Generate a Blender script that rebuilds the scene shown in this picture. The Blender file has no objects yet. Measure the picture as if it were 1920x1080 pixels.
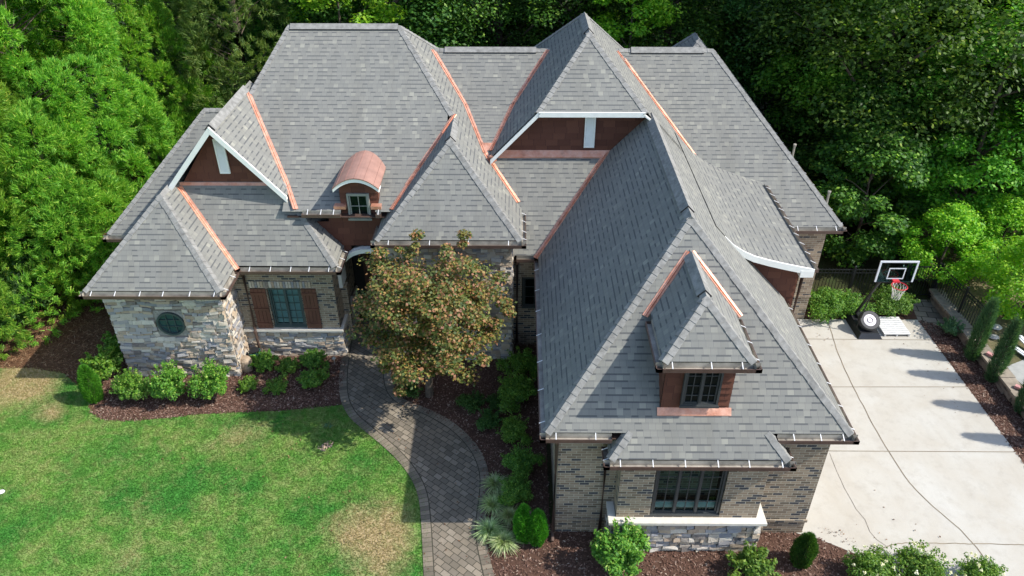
import bpy, math, random
import numpy as np
from mathutils import Vector

# ---------------------------------------------------------------- camera, world, sun, exposure
scene = bpy.context.scene
COL = scene.collection
R = math.radians
CAM_H, PITCH, YAW, FPX = 14.5, 34.0, 0.4, 1420.0
cam_d = bpy.data.cameras.new('camera')
cam_d.sensor_width = 36.0
cam_d.lens = FPX / 1920.0 * 36.0
cam_d.clip_end = 800.0
cam = bpy.data.objects.new('camera', cam_d)
COL.objects.link(cam)
cam.location = (0, 0, CAM_H)
cam.rotation_euler = (R(90 - PITCH), 0, R(YAW))
scene.camera = cam

SUN_DIR = Vector((1.0, -0.175, 1.03)).normalized()
world = bpy.data.worlds.new('World')
scene.world = world
world.use_nodes = True
wn = world.node_tree
for n in list(wn.nodes):
    wn.nodes.remove(n)
wo = wn.nodes.new('ShaderNodeOutputWorld')
wb = wn.nodes.new('ShaderNodeBackground')
sk = wn.nodes.new('ShaderNodeTexSky')
sk.sky_type = 'NISHITA'
sk.sun_disc = False
sk.sun_elevation = math.asin(SUN_DIR.z)
sk.sun_rotation = math.atan2(SUN_DIR.x, SUN_DIR.y)
wb.inputs['Strength'].default_value = 0.15
wn.links.new(sk.outputs[0], wb.inputs[0])
wn.links.new(wb.outputs[0], wo.inputs[0])

sun_d = bpy.data.lights.new('sun', 'SUN')
sun_d.energy = 3.35
sun_d.angle = R(0.5)
sun_d.color = (1.0, 0.955, 0.88)
sun = bpy.data.objects.new('sun', sun_d)
COL.objects.link(sun)
sun.rotation_euler = SUN_DIR.to_track_quat('Z', 'Y').to_euler()
sun.location = (20, -3, 30)

scene.view_settings.view_transform = 'Standard'
scene.view_settings.look = 'None'
scene.view_settings.exposure = 0.88
scene.view_settings.gamma = 1.0
scene.view_settings.use_curve_mapping = False
scene.render.engine = 'CYCLES'
scene.cycles.max_bounces = 8
scene.cycles.transparent_max_bounces = 12

# ---------------------------------------------------------------- small helpers
def G(u, v, z=0.0):
    """where the sight line through photo pixel (u, v) meets the height z"""
    a = (v - 540) / FPX
    b = (u - 960) / FPX
    th, ps = R(PITCH), R(YAW)
    Y = math.cos(th) - a * math.sin(th)
    Z = -math.sin(th) - a * math.cos(th)
    c, s = math.cos(ps), math.sin(ps)
    t = (z - CAM_H) / Z
    return Vector(((b * c - Y * s) * t, (b * s + Y * c) * t, z))

def tag(o, label=None, cat=None, group=None, kind=None):
    if label: o['label'] = label
    if cat: o['category'] = cat
    if group: o['group'] = group
    if kind: o['kind'] = kind
    return o

def empty(name, loc=(0, 0, 0), rz=0.0):
    o = bpy.data.objects.new(name, None)
    o.empty_display_size = 0.2
    COL.objects.link(o)
    o.location = loc
    o.rotation_euler = (0, 0, rz)
    return o

def copy_tree(o, parent=None):
    c = o.copy()
    COL.objects.link(c)
    c.parent = parent
    for ch in [x for x in bpy.data.objects if x.parent == o]:
        copy_tree(ch, c)
    return c

class MB:
    """collects faces and links them as one mesh object"""
    def __init__(self):
        self.v, self.f, self.uv, self.m, self.sm = [], [], [], [], []

    def poly(self, pts, uv=None, m=0, smooth=False):
        pts = [Vector(p) for p in pts]
        i = len(self.v)
        self.v += [tuple(p) for p in pts]
        self.f.append(list(range(i, i + len(pts))))
        if uv is None:
            n = Vector((0, 0, 0))
            for k in range(len(pts)):
                n += (pts[k] - pts[0]).cross(pts[(k + 1) % len(pts)] - pts[0])
            if n.length < 1e-12:
                n = Vector((0, 0, 1))
            n.normalize()
            if abs(n.z) > 0.999:
                ua, va = Vector((1, 0, 0)), Vector((0, 1, 0))
            else:
                ua = Vector((0, 0, 1)).cross(n).normalized()
                if ua.x + ua.y < 0: ua = -ua
                va = ua.cross(n).normalized()
                if va.z < 0: va = -va
            uv = [(p.dot(ua), p.dot(va)) for p in pts]
        self.uv += list(uv)
        self.m.append(m)
        self.sm.append(smooth)

    def box(self, x0, x1, y0, y1, z0, z1, m=0):
        self.hexa([(x0, y0, z0), (x1, y0, z0), (x1, y1, z0), (x0, y1, z0),
                   (x0, y0, z1), (x1, y0, z1), (x1, y1, z1), (x0, y1, z1)], m)

    def hexa(self, c, m=0):
        for q in ((0, 3, 2, 1), (4, 5, 6, 7), (0, 1, 5, 4), (1, 2, 6, 5), (2, 3, 7, 6), (3, 0, 4, 7)):
            self.poly([c[k] for k in q], m=m)

    def bar(self, a, b, w, h, up=(0, 0, 1), m=0):
        a, b = Vector(a), Vector(b)
        d = (b - a).normalized()
        up = Vector(up)
        s = d.cross(up)
        if s.length < 1e-4:
            s = d.cross(Vector((0, 1, 0)))
        s.normalize()
        t = s.cross(d).normalized()
        s = s * (w / 2); t = t * (h / 2)
        self.hexa([a - s - t, a + s - t, b + s - t, b - s - t,
                   a - s + t, a + s + t, b + s + t, b - s + t], m)

    def tube(self, pts, r, n=8, m=0, cap=True, smooth=True):
        pts = [Vector(p) for p in pts]
        rr = r if isinstance(r, (list, tuple)) else [r] * len(pts)
        rings = []
        for k, p in enumerate(pts):
            d = (pts[min(k + 1, len(pts) - 1)] - pts[max(k - 1, 0)]).normalized()
            s = d.cross(Vector((0, 0, 1)))
            if s.length < 1e-3: s = d.cross(Vector((0, 1, 0)))
            s.normalize(); t = s.cross(d)
            rings.append([p + (s * math.cos(2 * math.pi * j / n) + t * math.sin(2 * math.pi * j / n)) * rr[k] for j in range(n)])
        for k in range(len(rings) - 1):
            for j in range(n):
                q = [rings[k][j], rings[k][(j + 1) % n], rings[k + 1][(j + 1) % n], rings[k + 1][j]]
                self.poly(q, uv=[(j / n, k), ((j + 1) / n, k), ((j + 1) / n, k + 1), (j / n, k + 1)], m=m, smooth=smooth)
        if cap:
            self.poly(rings[0][::-1], m=m); self.poly(rings[-1], m=m)

    def lathe(self, c, prof, n=24, m=0, axis=(0, 0, 1), smooth=True):
        c = Vector(c); ax = Vector(axis).normalized()
        s = ax.cross(Vector((0, 1, 0)))
        if s.length < 1e-3: s = ax.cross(Vector((1, 0, 0)))
        s.normalize(); t = ax.cross(s)
        rings = [[c + ax * h + (s * math.cos(2 * math.pi * j / n) + t * math.sin(2 * math.pi * j / n)) * r for j in range(n)] for r, h in prof]
        for k in range(len(rings) - 1):
            for j in range(n):
                self.poly([rings[k][j], rings[k][(j + 1) % n], rings[k + 1][(j + 1) % n], rings[k + 1][j]], m=m, smooth=smooth)

    def build(self, name, mat, parent=None, weld=False):
        me = bpy.data.meshes.new(name)
        me.from_pydata(self.v, [], self.f)
        mats = mat if isinstance(mat, (list, tuple)) else [mat]
        for x in mats: me.materials.append(x)
        uvl = me.uv_layers.new(name='UVMap')
        uvl.data.foreach_set('uv', [c for p in self.uv for c in p])
        me.polygons.foreach_set('material_index', self.m)
        me.polygons.foreach_set('use_smooth', self.sm)
        me.update()
        o = bpy.data.objects.new(name, me)
        COL.objects.link(o)
        if parent is not None: o.parent = parent
        return o

def np_obj(name, V, F, mat, parent=None, smooth=False):
    """mesh from numpy arrays; F is (n, k) with one k"""
    me = bpy.data.meshes.new(name)
    k = F.shape[1]
    me.vertices.add(len(V)); me.loops.add(F.size); me.polygons.add(len(F))
    me.vertices.foreach_set('co', np.ascontiguousarray(V, dtype=np.float32).ravel())
    me.loops.foreach_set('vertex_index', np.ascontiguousarray(F, dtype=np.int32).ravel())
    me.polygons.foreach_set('loop_start', np.arange(0, F.size, k, dtype=np.int32))
    me.update(calc_edges=True)
    for x in (mat if isinstance(mat, (list, tuple)) else [mat]): me.materials.append(x)
    o = bpy.data.objects.new(name, me)
    COL.objects.link(o)
    if parent is not None: o.parent = parent
    return o

# ---------------------------------------------------------------- materials
class NT:
    def __init__(self, name):
        self.mat = bpy.data.materials.new(name)
        self.mat.use_nodes = True
        self.t = self.mat.node_tree
        for n in list(self.t.nodes): self.t.nodes.remove(n)
        self.out = self.t.nodes.new('ShaderNodeOutputMaterial')

    def put(self, sock, v):
        if v is None: return
        if isinstance(v, bpy.types.NodeSocket): self.t.links.new(v, sock)
        elif isinstance(v, (tuple, list)) and len(v) == 3 and sock.type == 'RGBA': sock.default_value = (*v, 1)
        else: sock.default_value = v

    def math(self, op, a, b=None, c=None):
        n = self.t.nodes.new('ShaderNodeMath'); n.operation = op
        for i, x in enumerate((a, b, c)):
            if x is not None: self.put(n.inputs[i], x)
        return n.outputs[0]

    def coord(self, which='Object'):
        n = self.t.nodes.new('ShaderNodeTexCoord'); return n.outputs[which]

    def pos(self):
        return self.t.nodes.new('ShaderNodeNewGeometry').outputs['Position']

    def island(self):
        return self.t.nodes.new('ShaderNodeNewGeometry').outputs['Random Per Island']

    def sep(self, v):
        n = self.t.nodes.new('ShaderNodeSeparateXYZ'); self.put(n.inputs[0], v); return n.outputs

    def comb(self, x, y, z=0.0):
        n = self.t.nodes.new('ShaderNodeCombineXYZ')
        for i, q in enumerate((x, y, z)): self.put(n.inputs[i], q)
        return n.outputs[0]

    def mapping(self, v, scale=(1, 1, 1), rot=(0, 0, 0), loc=(0, 0, 0)):
        n = self.t.nodes.new('ShaderNodeMapping'); self.put(n.inputs[0], v)
        n.inputs['Location'].default_value = loc; n.inputs['Rotation'].default_value = rot; n.inputs['Scale'].default_value = scale
        return n.outputs[0]

    def noise(self, v, scale, detail=4, rough=0.6, dist=0.0):
        n = self.t.nodes.new('ShaderNodeTexNoise'); self.put(n.inputs['Vector'], v)
        n.inputs['Scale'].default_value = scale; n.inputs['Detail'].default_value = detail
        n.inputs['Roughness'].default_value = rough; n.inputs['Distortion'].default_value = dist
        return n.outputs[0]

    def white(self, v):
        n = self.t.nodes.new('ShaderNodeTexWhiteNoise'); n.noise_dimensions = '3D'; self.put(n.inputs['Vector'], v)
        return n.outputs[0]

    def ramp(self, f, stops, const=False):
        n = self.t.nodes.new('ShaderNodeValToRGB'); self.put(n.inputs[0], f)
        cr = n.color_ramp
        if const: cr.interpolation = 'CONSTANT'
        while len(cr.elements) < len(stops): cr.elements.new(0.5)
        for e, (p, c) in zip(cr.elements, stops):
            e.position = p; e.color = (*c, 1) if len(c) == 3 else c
        return n.outputs[0]

    def mix(self, f, a, b, mode='MIX'):
        n = self.t.nodes.new('ShaderNodeMix'); n.data_type = 'RGBA'; n.blend_type = mode
        self.put(n.inputs[0], f); self.put(n.inputs[6], a); self.put(n.inputs[7], b)
        return n.outputs[2]

    def mr(self, v, a, b, c=0.0, d=1.0):
        n = self.t.nodes.new('ShaderNodeMapRange'); self.put(n.inputs[0], v)
        for i, x in enumerate((a, b, c, d)): n.inputs[i + 1].default_value = x
        return n.outputs[0]

    def bump(self, h, dist, strength=1.0):
        n = self.t.nodes.new('ShaderNodeBump'); n.inputs['Strength'].default_value = strength
        n.inputs['Distance'].default_value = dist; self.put(n.inputs['Height'], h)
        return n.outputs[0]

    def bsdf(self, col, rough=0.8, metal=0.0, normal=None, spec=0.5):
        n = self.t.nodes.new('ShaderNodeBsdfPrincipled')
        self.put(n.inputs['Base Color'], col); self.put(n.inputs['Roughness'], rough)
        self.put(n.inputs['Metallic'], metal); n.inputs['Specular IOR Level'].default_value = spec
        if normal is not None: self.put(n.inputs['Normal'], normal)
        self.t.links.new(n.outputs[0], self.out.inputs[0])
        return n

def flat(name, col, rough=0.6, metal=0.0, var=0.12, scale=6.0, spec=0.5, bump=0.0):
    m = NT(name)
    nz = m.noise(m.coord('Object'), scale, 5)
    c = m.mix(m.mr(nz, 0.3, 0.7), tuple(x * (1 - var) for x in col), tuple(min(1, x * (1 + var)) for x in col))
    m.bsdf(c, rough, metal, m.bump(nz, bump) if bump else None, spec)
    return m.mat

def cells(m, uv, w, h, stagger='rand'):
    """running courses: returns row, col ids, and fractions inside a cell"""
    u, v = uv
    vr = m.math('DIVIDE', v, h)
    row = m.math('FLOOR', vr)
    fv = m.math('FRACT', vr)
    if stagger == 'rand':
        off = m.math('MULTIPLY', m.white(m.comb(row, 3.7, 1.3)), 7.0)
    else:
        off = m.math('MULTIPLY', m.math('MODULO', row, 2.0), 0.5)
    ur = m.math('ADD', m.math('DIVIDE', u, w), off)
    col = m.math('FLOOR', ur)
    fu = m.math('FRACT', ur)
    return row, col, fu, fv

def shingle_mat(name='roof_shingle', tint=1.12, noisy=False):
    m = NT(name)
    s = m.sep(m.coord('UV'))
    row, col, fu, fv = cells(m, (s[0], s[1]), 0.142, 0.143)
    r1 = m.white(m.comb(col, row, 0.5))
    r2 = m.white(m.comb(col, row, 9.5))
    T = lambda c: (c[0] * tint, c[1] * tint * 1.0, c[2] * tint * .945)
    base = m.ramp(r1, [(0.0, T((0.176, 0.176, 0.170))), (0.40, T((0.190, 0.189, 0.181))), (0.70, T((0.202, 0.200, 0.189))),
                       (0.90, T((0.220, 0.217, 0.202))), (0.97, T((0.250, 0.246, 0.224))), (1.0, T((0.285, 0.28, 0.25)))])
    bl = m.white(m.comb(m.math('FLOOR', m.math('DIVIDE', col, 3.0)), row, 21.5))
    base = m.mix(m.mr(bl, 0, 1, 0, 0.16), base, T((0.145, 0.147, 0.148)))
    big = m.noise(m.coord('UV'), 0.35, 3)
    base = m.mix(m.mr(big, 0.35, 0.65), base, m.mix(0.30, base, T((0.165, 0.168, 0.168))))
    stain = m.noise(m.mapping(m.coord('UV'), scale=(1.8, 0.22, 1)), 1.0, 5)
    base = m.mix(m.mr(stain, 0.48, 0.78, 0, 0.5), base, T((0.135, 0.13, 0.118)))
    grain = m.noise(m.coord('UV'), 90.0, 2)
    base = m.mix(m.mr(grain, 0.3, 0.7, 0, 0.25), base, T((0.12, 0.12, 0.115)))
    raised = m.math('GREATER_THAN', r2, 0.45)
    # shade under raised tabs painted as a dark band, like laminated shingles' printed line
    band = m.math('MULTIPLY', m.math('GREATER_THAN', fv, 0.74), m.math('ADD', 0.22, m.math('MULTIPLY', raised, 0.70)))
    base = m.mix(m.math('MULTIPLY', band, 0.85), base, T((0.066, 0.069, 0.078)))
    gap = m.math('LESS_THAN', fu, 0.05)
    base = m.mix(m.math('MULTIPLY', gap, 0.45), base, T((0.08, 0.08, 0.09)))
    hgt = m.math('ADD', m.math('MULTIPLY', m.math('SUBTRACT', 1.0, fv), 0.7), m.math('MULTIPLY', raised, 0.4))
    m.bsdf(base, 0.93, 0.0, m.bump(hgt, 0.010, 0.35), 0.25)
    return m.mat

def brick_mat(name='brick'):
    m = NT(name)
    s = m.sep(m.coord('UV'))
    row, col, fu, fv = cells(m, (s[0], s[1]), 0.215, 0.075, 'half')
    r = m.white(m.comb(col, row, 2.5))
    c = m.ramp(r, [(0.0, (0.29, 0.215, 0.145)), (0.22, (0.36, 0.275, 0.19)), (0.46, (0.215, 0.155, 0.105)), (0.62, (0.30, 0.235, 0.165)),
                   (0.74, (0.13, 0.10, 0.07)), (0.84, (0.035, 0.04, 0.055))], const=True)
    g = m.noise(m.coord('UV'), 40, 3)
    c = m.mix(m.mr(g, 0.3, 0.7, 0, 0.35), c, (0.22, 0.19, 0.15))
    mort = m.math('MAXIMUM', m.math('LESS_THAN', fv, 0.17), m.math('LESS_THAN', fu, 0.06))
    c = m.mix(mort, c, (0.47, 0.42, 0.33))
    h = m.math('SUBTRACT', 1.0, mort)
    stain = m.noise(m.coord('UV'), 0.9, 4)
    c = m.mix(m.mr(stain, 0.5, 0.8, 0, 0.3), c, (0.20, 0.17, 0.12))
    m.bsdf(c, 0.88, 0.0, m.bump(h, 0.008, 0.8), 0.3)
    return m.mat

def stone_mat(name='ledge_stone'):
    m = NT(name)
    c = m.ramp(m.island(), [(0.0, (0.33, 0.29, 0.25)), (0.12, (0.56, 0.50, 0.41)), (0.24, (0.26, 0.27, 0.30)), (0.36, (0.50, 0.40, 0.29)),
                            (0.48, (0.66, 0.61, 0.52)), (0.60, (0.38, 0.37, 0.37)), (0.72, (0.42, 0.32, 0.23)), (0.84, (0.55, 0.51, 0.45)), (0.93, (0.19, 0.165, 0.15))], const=True)
    n = m.noise(m.coord('Object'), 9, 6, 0.7)
    c = m.mix(m.mr(n, 0.3, 0.7, 0, 0.30), c, (0.45, 0.36, 0.26), 'MULTIPLY')
    c = m.mix(0.35, c, m.mix(m.mr(n, 0.4, 0.65), c, (0.52, 0.46, 0.38)))
    m.bsdf(c, 0.9, 0.0, m.bump(m.noise(m.coord('Object'), 22, 6, 0.7), 0.02, 0.8), 0.25)
    return m.mat

def leaf_mat(name, stops, transl=0.35, rough=0.55, objvar=0.15):
    m = NT(name)
    c = m.ramp(m.island(), stops)
    oi = m.t.nodes.new('ShaderNodeObjectInfo')
    big = m.noise(m.pos(), 0.55, 2)
    c = m.mix(m.mr(big, 0.35, 0.65, 0, 0.45), c, m.mix(1.0, c, (1.25, 1.15, 0.6), 'MULTIPLY'))
    hv = m.t.nodes.new('ShaderNodeHueSaturation')
    m.put(hv.inputs['Value'], m.mr(oi.outputs['Random'], 0, 1, 1 - objvar, 1 + objvar))
    m.put(hv.inputs['Hue'], m.mr(oi.outputs['Random'], 0, 1, 0.5 - objvar * 0.08, 0.5 + objvar * 0.08))
    m.put(hv.inputs['Color'], c)
    c = hv.outputs[0]
    p = m.t.nodes.new('ShaderNodeBsdfPrincipled')
    m.put(p.inputs['Base Color'], c); p.inputs['Roughness'].default_value = rough
    p.inputs['Specular IOR Level'].default_value = 0.35
    tr = m.t.nodes.new('ShaderNodeBsdfTranslucent')
    m.put(tr.inputs[0], m.mix(1.0, c, (1.3, 1.35, 0.6), 'MULTIPLY'))
    mx = m.t.nodes.new('ShaderNodeMixShader'); mx.inputs[0].default_value = transl
    m.t.links.new(p.outputs[0], mx.inputs[1]); m.t.links.new(tr.outputs[0], mx.inputs[2])
    m.t.links.new(mx.outputs[0], m.out.inputs[0])
    return m.mat

M = {}
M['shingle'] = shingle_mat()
M['cap'] = flat('cap_shingle', (0.225, 0.222, 0.208), 0.93, var=0.3, scale=7, spec=0.2)
M['brick'] = brick_mat()
M['stone'] = stone_mat()
M['mortar'] = flat('mortar', (0.20, 0.17, 0.14), 0.95, var=0.2)
M['black'] = flat('gap_shade', (0.02, 0.02, 0.022), 0.8)  # ridge vent sides: shadow of the gap beneath, painted as black faces
M['white_trim'] = flat('white_trim', (0.86, 0.86, 0.80), 0.6, var=0.05)
M['limestone'] = flat('limestone_ledge', (0.62, 0.58, 0.50), 0.8, var=0.08)
M['brown_metal'] = flat('brown_metal', (0.11, 0.07, 0.055), 0.45, 0.2, var=0.2)
M['gutter_in'] = flat('gutter_inside', (0.36, 0.33, 0.28), 0.5, 0.2, var=0.4, scale=3)
M['white_metal'] = flat('white_metal', (0.66, 0.66, 0.66), 0.4, var=0.05)
M['soffit'] = flat('brown_soffit', (0.07, 0.04, 0.03), 0.7)
M['frame'] = flat('window_frame', (0.05, 0.055, 0.055), 0.45, var=0.1)
M['green_frame'] = flat('green_window_frame', (0.05, 0.075, 0.075), 0.45, var=0.1)
M['tan_frame'] = flat('tan_window_frame', (0.26, 0.27, 0.24), 0.5, var=0.1)
M['interior'] = flat('dark_interior', (0.015, 0.014, 0.013), 0.9)
M['blind'] = flat('white_blind', (0.70, 0.72, 0.72), 0.7)
M['shutter'] = flat('shutter_wood', (0.12, 0.048, 0.03), 0.65, var=0.2, scale=3)
M['door'] = flat('door_wood', (0.06, 0.025, 0.015), 0.5)
M['concrete_light'] = None

def siding_mat():
    m = NT('red_brown_siding')
    s = m.sep(m.coord('UV'))
    row, col, fu, fv = cells(m, (s[0], s[1]), 0.35, 0.19)
    r = m.white(m.comb(col, row, 4.5))
    c = m.ramp(r, [(0, (0.100, 0.036, 0.022)), (1, (0.150, 0.058, 0.035))])
    c = m.mix(m.mr(m.noise(m.mapping(m.coord('UV'), scale=(1, 8, 1)), 12, 3), 0.3, 0.7, 0, 0.3), c, (0.06, 0.02, 0.014))
    c = m.mix(m.math('MULTIPLY', m.math('LESS_THAN', fu, 0.03), 0.7), c, (0.04, 0.015, 0.012))
    m.bsdf(c, 0.7, spec=0.3)
    return m.mat
M['siding'] = siding_mat()

def copper_mat():
    m = NT('copper')
    n = m.noise(m.coord('Object'), 5.0, 5, 0.65)
    c = m.mix(m.mr(n, 0.35, 0.65), (0.66, 0.28, 0.17), (0.74, 0.44, 0.33))
    c = m.mix(m.mr(m.island(), 0, 1, 0, 0.45), c, (0.50, 0.23, 0.15))
    n2 = m.noise(m.coord('Object'), 2.2, 6, 0.75)
    c = m.mix(m.mr(n2, 0.5, 0.72, 0, 0.65), c, (0.28, 0.13, 0.085))
    m.bsdf(c, m.mr(n, 0.3, 0.7, 0.42, 0.62), 0.55, m.bump(m.noise(m.coord('Object'), 14.0, 3), 0.015, 0.6))
    return m.mat
M['copper'] = copper_mat()
M['copper_roof'] = flat('copper_roof', (0.40, 0.225, 0.175), 0.6, 0.35, var=0.14, scale=3)

def glass_mat():
    m = NT('window_glass')
    tr = m.t.nodes.new('ShaderNodeBsdfTransparent'); tr.inputs[0].default_value = (0.50, 0.68, 0.66, 1)
    gl = m.t.nodes.new('ShaderNodeBsdfGlossy'); gl.inputs['Roughness'].default_value = 0.03; gl.inputs[0].default_value = (0.6, 0.85, 0.82, 1)
    fr = m.t.nodes.new('ShaderNodeFresnel'); fr.inputs[0].default_value = 1.45
    mx = m.t.nodes.new('ShaderNodeMixShader')
    m.put(mx.inputs[0], m.math('MULTIPLY', fr.outputs[0], 0.85))
    m.t.links.new(tr.outputs[0], mx.inputs[1]); m.t.links.new(gl.outputs[0], mx.inputs[2])
    m.t.links.new(mx.outputs[0], m.out.inputs[0])
    return m.mat
M['glass'] = glass_mat()

# lawn colour, shared by the soil sheet and the blades: depends on place only
PATCH = [(G(725, 965), 1.0, 0.75), (G(690, 1010), 1.1, 0.65), (G(720, 1060), 1.0, 0.7), (G(620, 985), 0.8, 0.5), (G(430, 820), 0.9, 0.55), (G(500, 800), 0.9, 0.5),
         (G(260, 1000), 1.0, 0.5), (G(285, 925), 0.8, 0.35), (G(100, 1030), 0.7, 0.45), (G(60, 728), 1.4, 1.0), (G(100, 775), 0.55, 0.85), (G(20, 705), 1.3, .8), (G(230, 1060), 0.6, 0.5), (G(390, 850), 1.2, 0.25)]
def lawn_colour(m, blades):
    p = m.pos()
    n1 = m.noise(p, 0.45, 4, 0.6)
    n2 = m.noise(p, 2.6, 5, 0.7, 0.6)
    n3 = m.noise(p, 14.0, 3, 0.7)
    g = m.mix(m.mr(n1, 0.38, 0.62), (0.066, 0.232, 0.040), (0.180, 0.335, 0.062))
    g = m.mix(m.mr(n3, 0.3, 0.7, 0, 0.28), g, (0.030, 0.150, 0.018))
    n5 = m.noise(p, 6.0, 2, 0.5)
    g = m.mix(m.mr(n5, 0.45, 0.7, 0, 0.3), g, (0.045, 0.170, 0.026))
    tot = None
    for c, r, w in PATCH:
        d = m.t.nodes.new('ShaderNodeVectorMath'); d.operation = 'DISTANCE'
        m.put(d.inputs[0], p); d.inputs[1].default_value = (c.x, c.y, 0)
        k = m.mr(d.outputs['Value'], 0.0, r * 1.35, w, 0.0)
        tot = k if tot is None else m.math('ADD', tot, k)
    tot = m.math('MINIMUM', tot, 1.1)
    thr = m.math('ADD', m.math('MULTIPLY', n2, 1.3), m.math('MULTIPLY', n3, 0.35))
    dry = m.mr(m.math('ADD', m.math('SUBTRACT', tot, 1.0), thr), 0.12, 1.0)
    dry2 = m.mr(m.math('ADD', n2, m.math('MULTIPLY', n1, 0.6)), 0.74, 1.02, 0.0, 0.40)
    dry = m.math('MAXIMUM', dry, dry2)
    tan = (0.46, 0.36, 0.17) if blades else (0.42, 0.31, 0.18)
    c = m.mix(m.math('MINIMUM', dry, 0.92), g, tan)
    if blades:
        c = m.mix(m.mr(m.island(), 0, 1, 0, 0.3), c, m.mix(1.0, c, (0.55, 0.7, 0.5), 'MULTIPLY'))
    return c, n3
m = NT('lawn'); c, n = lawn_colour(m, False); m.bsdf(c, 0.95, 0, m.bump(n, 0.02, 0.5), 0.1); M['lawn'] = m.mat
m = NT('grass_blade'); c, n = lawn_colour(m, True)
_p = m.bsdf(c, 0.75, 0, None, 0.2); _t = m.t.nodes.new('ShaderNodeBsdfTranslucent'); m.put(_t.inputs[0], c)
_x = m.t.nodes.new('ShaderNodeMixShader'); _x.inputs[0].default_value = 0.45
m.t.links.new(_p.outputs[0], _x.inputs[1]); m.t.links.new(_t.outputs[0], _x.inputs[2]); m.t.links.new(_x.outputs[0], m.out.inputs[0]); M['blade'] = m.mat

def ground_mat(name, a, b, c3, s1=0.8, s2=18):
    m = NT(name)
    p = m.pos()
    c = m.mix(m.mr(m.noise(p, s1, 4), 0.38, 0.62), a, b)
    n = m.noise(p, s2, 5, 0.75)
    c = m.mix(m.mr(n, 0.35, 0.65, 0, 0.7), c, c3)
    m.bsdf(c, 0.95, 0, m.bump(n, 0.03, 0.8), 0.15)
    return m.mat
M['mulch'] = ground_mat('mulch', (0.105, 0.058, 0.040), (0.135, 0.078, 0.055), (0.055, 0.03, 0.022))
M['straw'] = ground_mat('pine_straw', (0.13, 0.065, 0.035), (0.17, 0.10, 0.055), (0.07, 0.035, 0.02))
M['earth'] = ground_mat('earth', (0.10, 0.085, 0.045), (0.24, 0.18, 0.11), (0.07, 0.09, 0.03), 0.5, 9)
M['forest_floor'] = ground_mat('forest_floor', (0.05, 0.045, 0.02), (0.045, 0.07, 0.02), (0.025, 0.02, 0.012))
m = NT('chips'); m.bsdf(m.ramp(m.island(), [(0, (0.06, 0.032, 0.024)), (0.4, (0.125, 0.066, 0.048)), (0.7, (0.18, 0.105, 0.078)), (0.92, (0.26, 0.17, 0.13)), (1, (0.40, 0.31, 0.24))]), 0.9, spec=0.15); M['chip'] = m.mat
m = NT('straw_chips'); m.bsdf(m.ramp(m.island(), [(0, (0.07, 0.035, 0.02)), (0.5, (0.17, 0.085, 0.045)), (0.9, (0.30, 0.18, 0.10)), (1, (0.36, 0.26, 0.16))]), 0.9, spec=0.15); M['straw_chip'] = m.mat

def concrete_mat():
    m = NT('driveway_concrete')
    p = m.pos()
    n1 = m.noise(p, 0.55, 5, 0.6, 0.4); n2 = m.noise(p, 3.0, 6, 0.7); n3 = m.noise(p, 60, 3)
    c = m.mix(m.mr(n1, 0.35, 0.65), (0.43, 0.395, 0.33), (0.49, 0.475, 0.425))
    c = m.mix(m.mr(n2, 0.5, 0.78, 0, 0.6), c, (0.33, 0.30, 0.25))
    n4 = m.noise(m.mapping(p, scale=(1.6, .35, 1)), 1.3, 5, 0.7)
    c = m.mix(m.mr(n4, 0.52, 0.75, 0, 0.35), c, (0.36, 0.34, 0.30))
    c = m.mix(m.mr(n3, 0.4, 0.7, 0, 0.2), c, (0.33, 0.31, 0.28))
    m.bsdf(c, 0.9, 0, m.bump(n3, 0.003, 0.5), 0.25)
    return m.mat
M['concrete'] = concrete_mat()

def paver_mat(name='pavers', rot=R(38), w=0.215, h=0.15, worlduv=True, tint=1.0):
    m = NT(name)
    src = m.mapping(m.coord('Object') if worlduv else m.coord('UV'), rot=(0, 0, rot))
    s = m.sep(src)
    row, col, fu, fv = cells(m, (s[0], s[1]), w, h, 'half')
    r = m.white(m.comb(col, row, 6.5))
    T = lambda c: tuple(x * tint for x in c)
    c = m.ramp(r, [(0, T((0.150, 0.125, 0.092))), (0.4, T((0.20, 0.168, 0.128))), (0.7, T((0.245, 0.20, 0.145))), (1, T((0.30, 0.255, 0.195)))])
    n = m.noise(m.pos(), 1.1, 4)
    c = m.mix(m.mr(n, 0.45, 0.72, 0, 0.55), c, (0.105, 0.09, 0.065))
    n3 = m.noise(m.pos(), 50, 3)
    c = m.mix(m.mr(n3, 0.35, 0.7, 0, 0.3), c, (0.12, 0.11, 0.09))
    j = m.math('MAXIMUM', m.math('LESS_THAN', fu, 0.07), m.math('LESS_THAN', fv, 0.10))
    c = m.mix(j, c, (0.055, 0.05, 0.035))
    m.bsdf(c, 0.85, 0, m.bump(m.math('SUBTRACT', 1.0, j), 0.012, 0.9), 0.3)
    return m.mat
M['paver'] = paver_mat()
M['paver_edge'] = paver_mat('edge_pavers', 0.0, 0.13, 0.26, False, 0.95)
M['bark'] = flat('bark', (0.10, 0.075, 0.055), 0.95, var=0.35, scale=8, bump=0.03)

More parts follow.
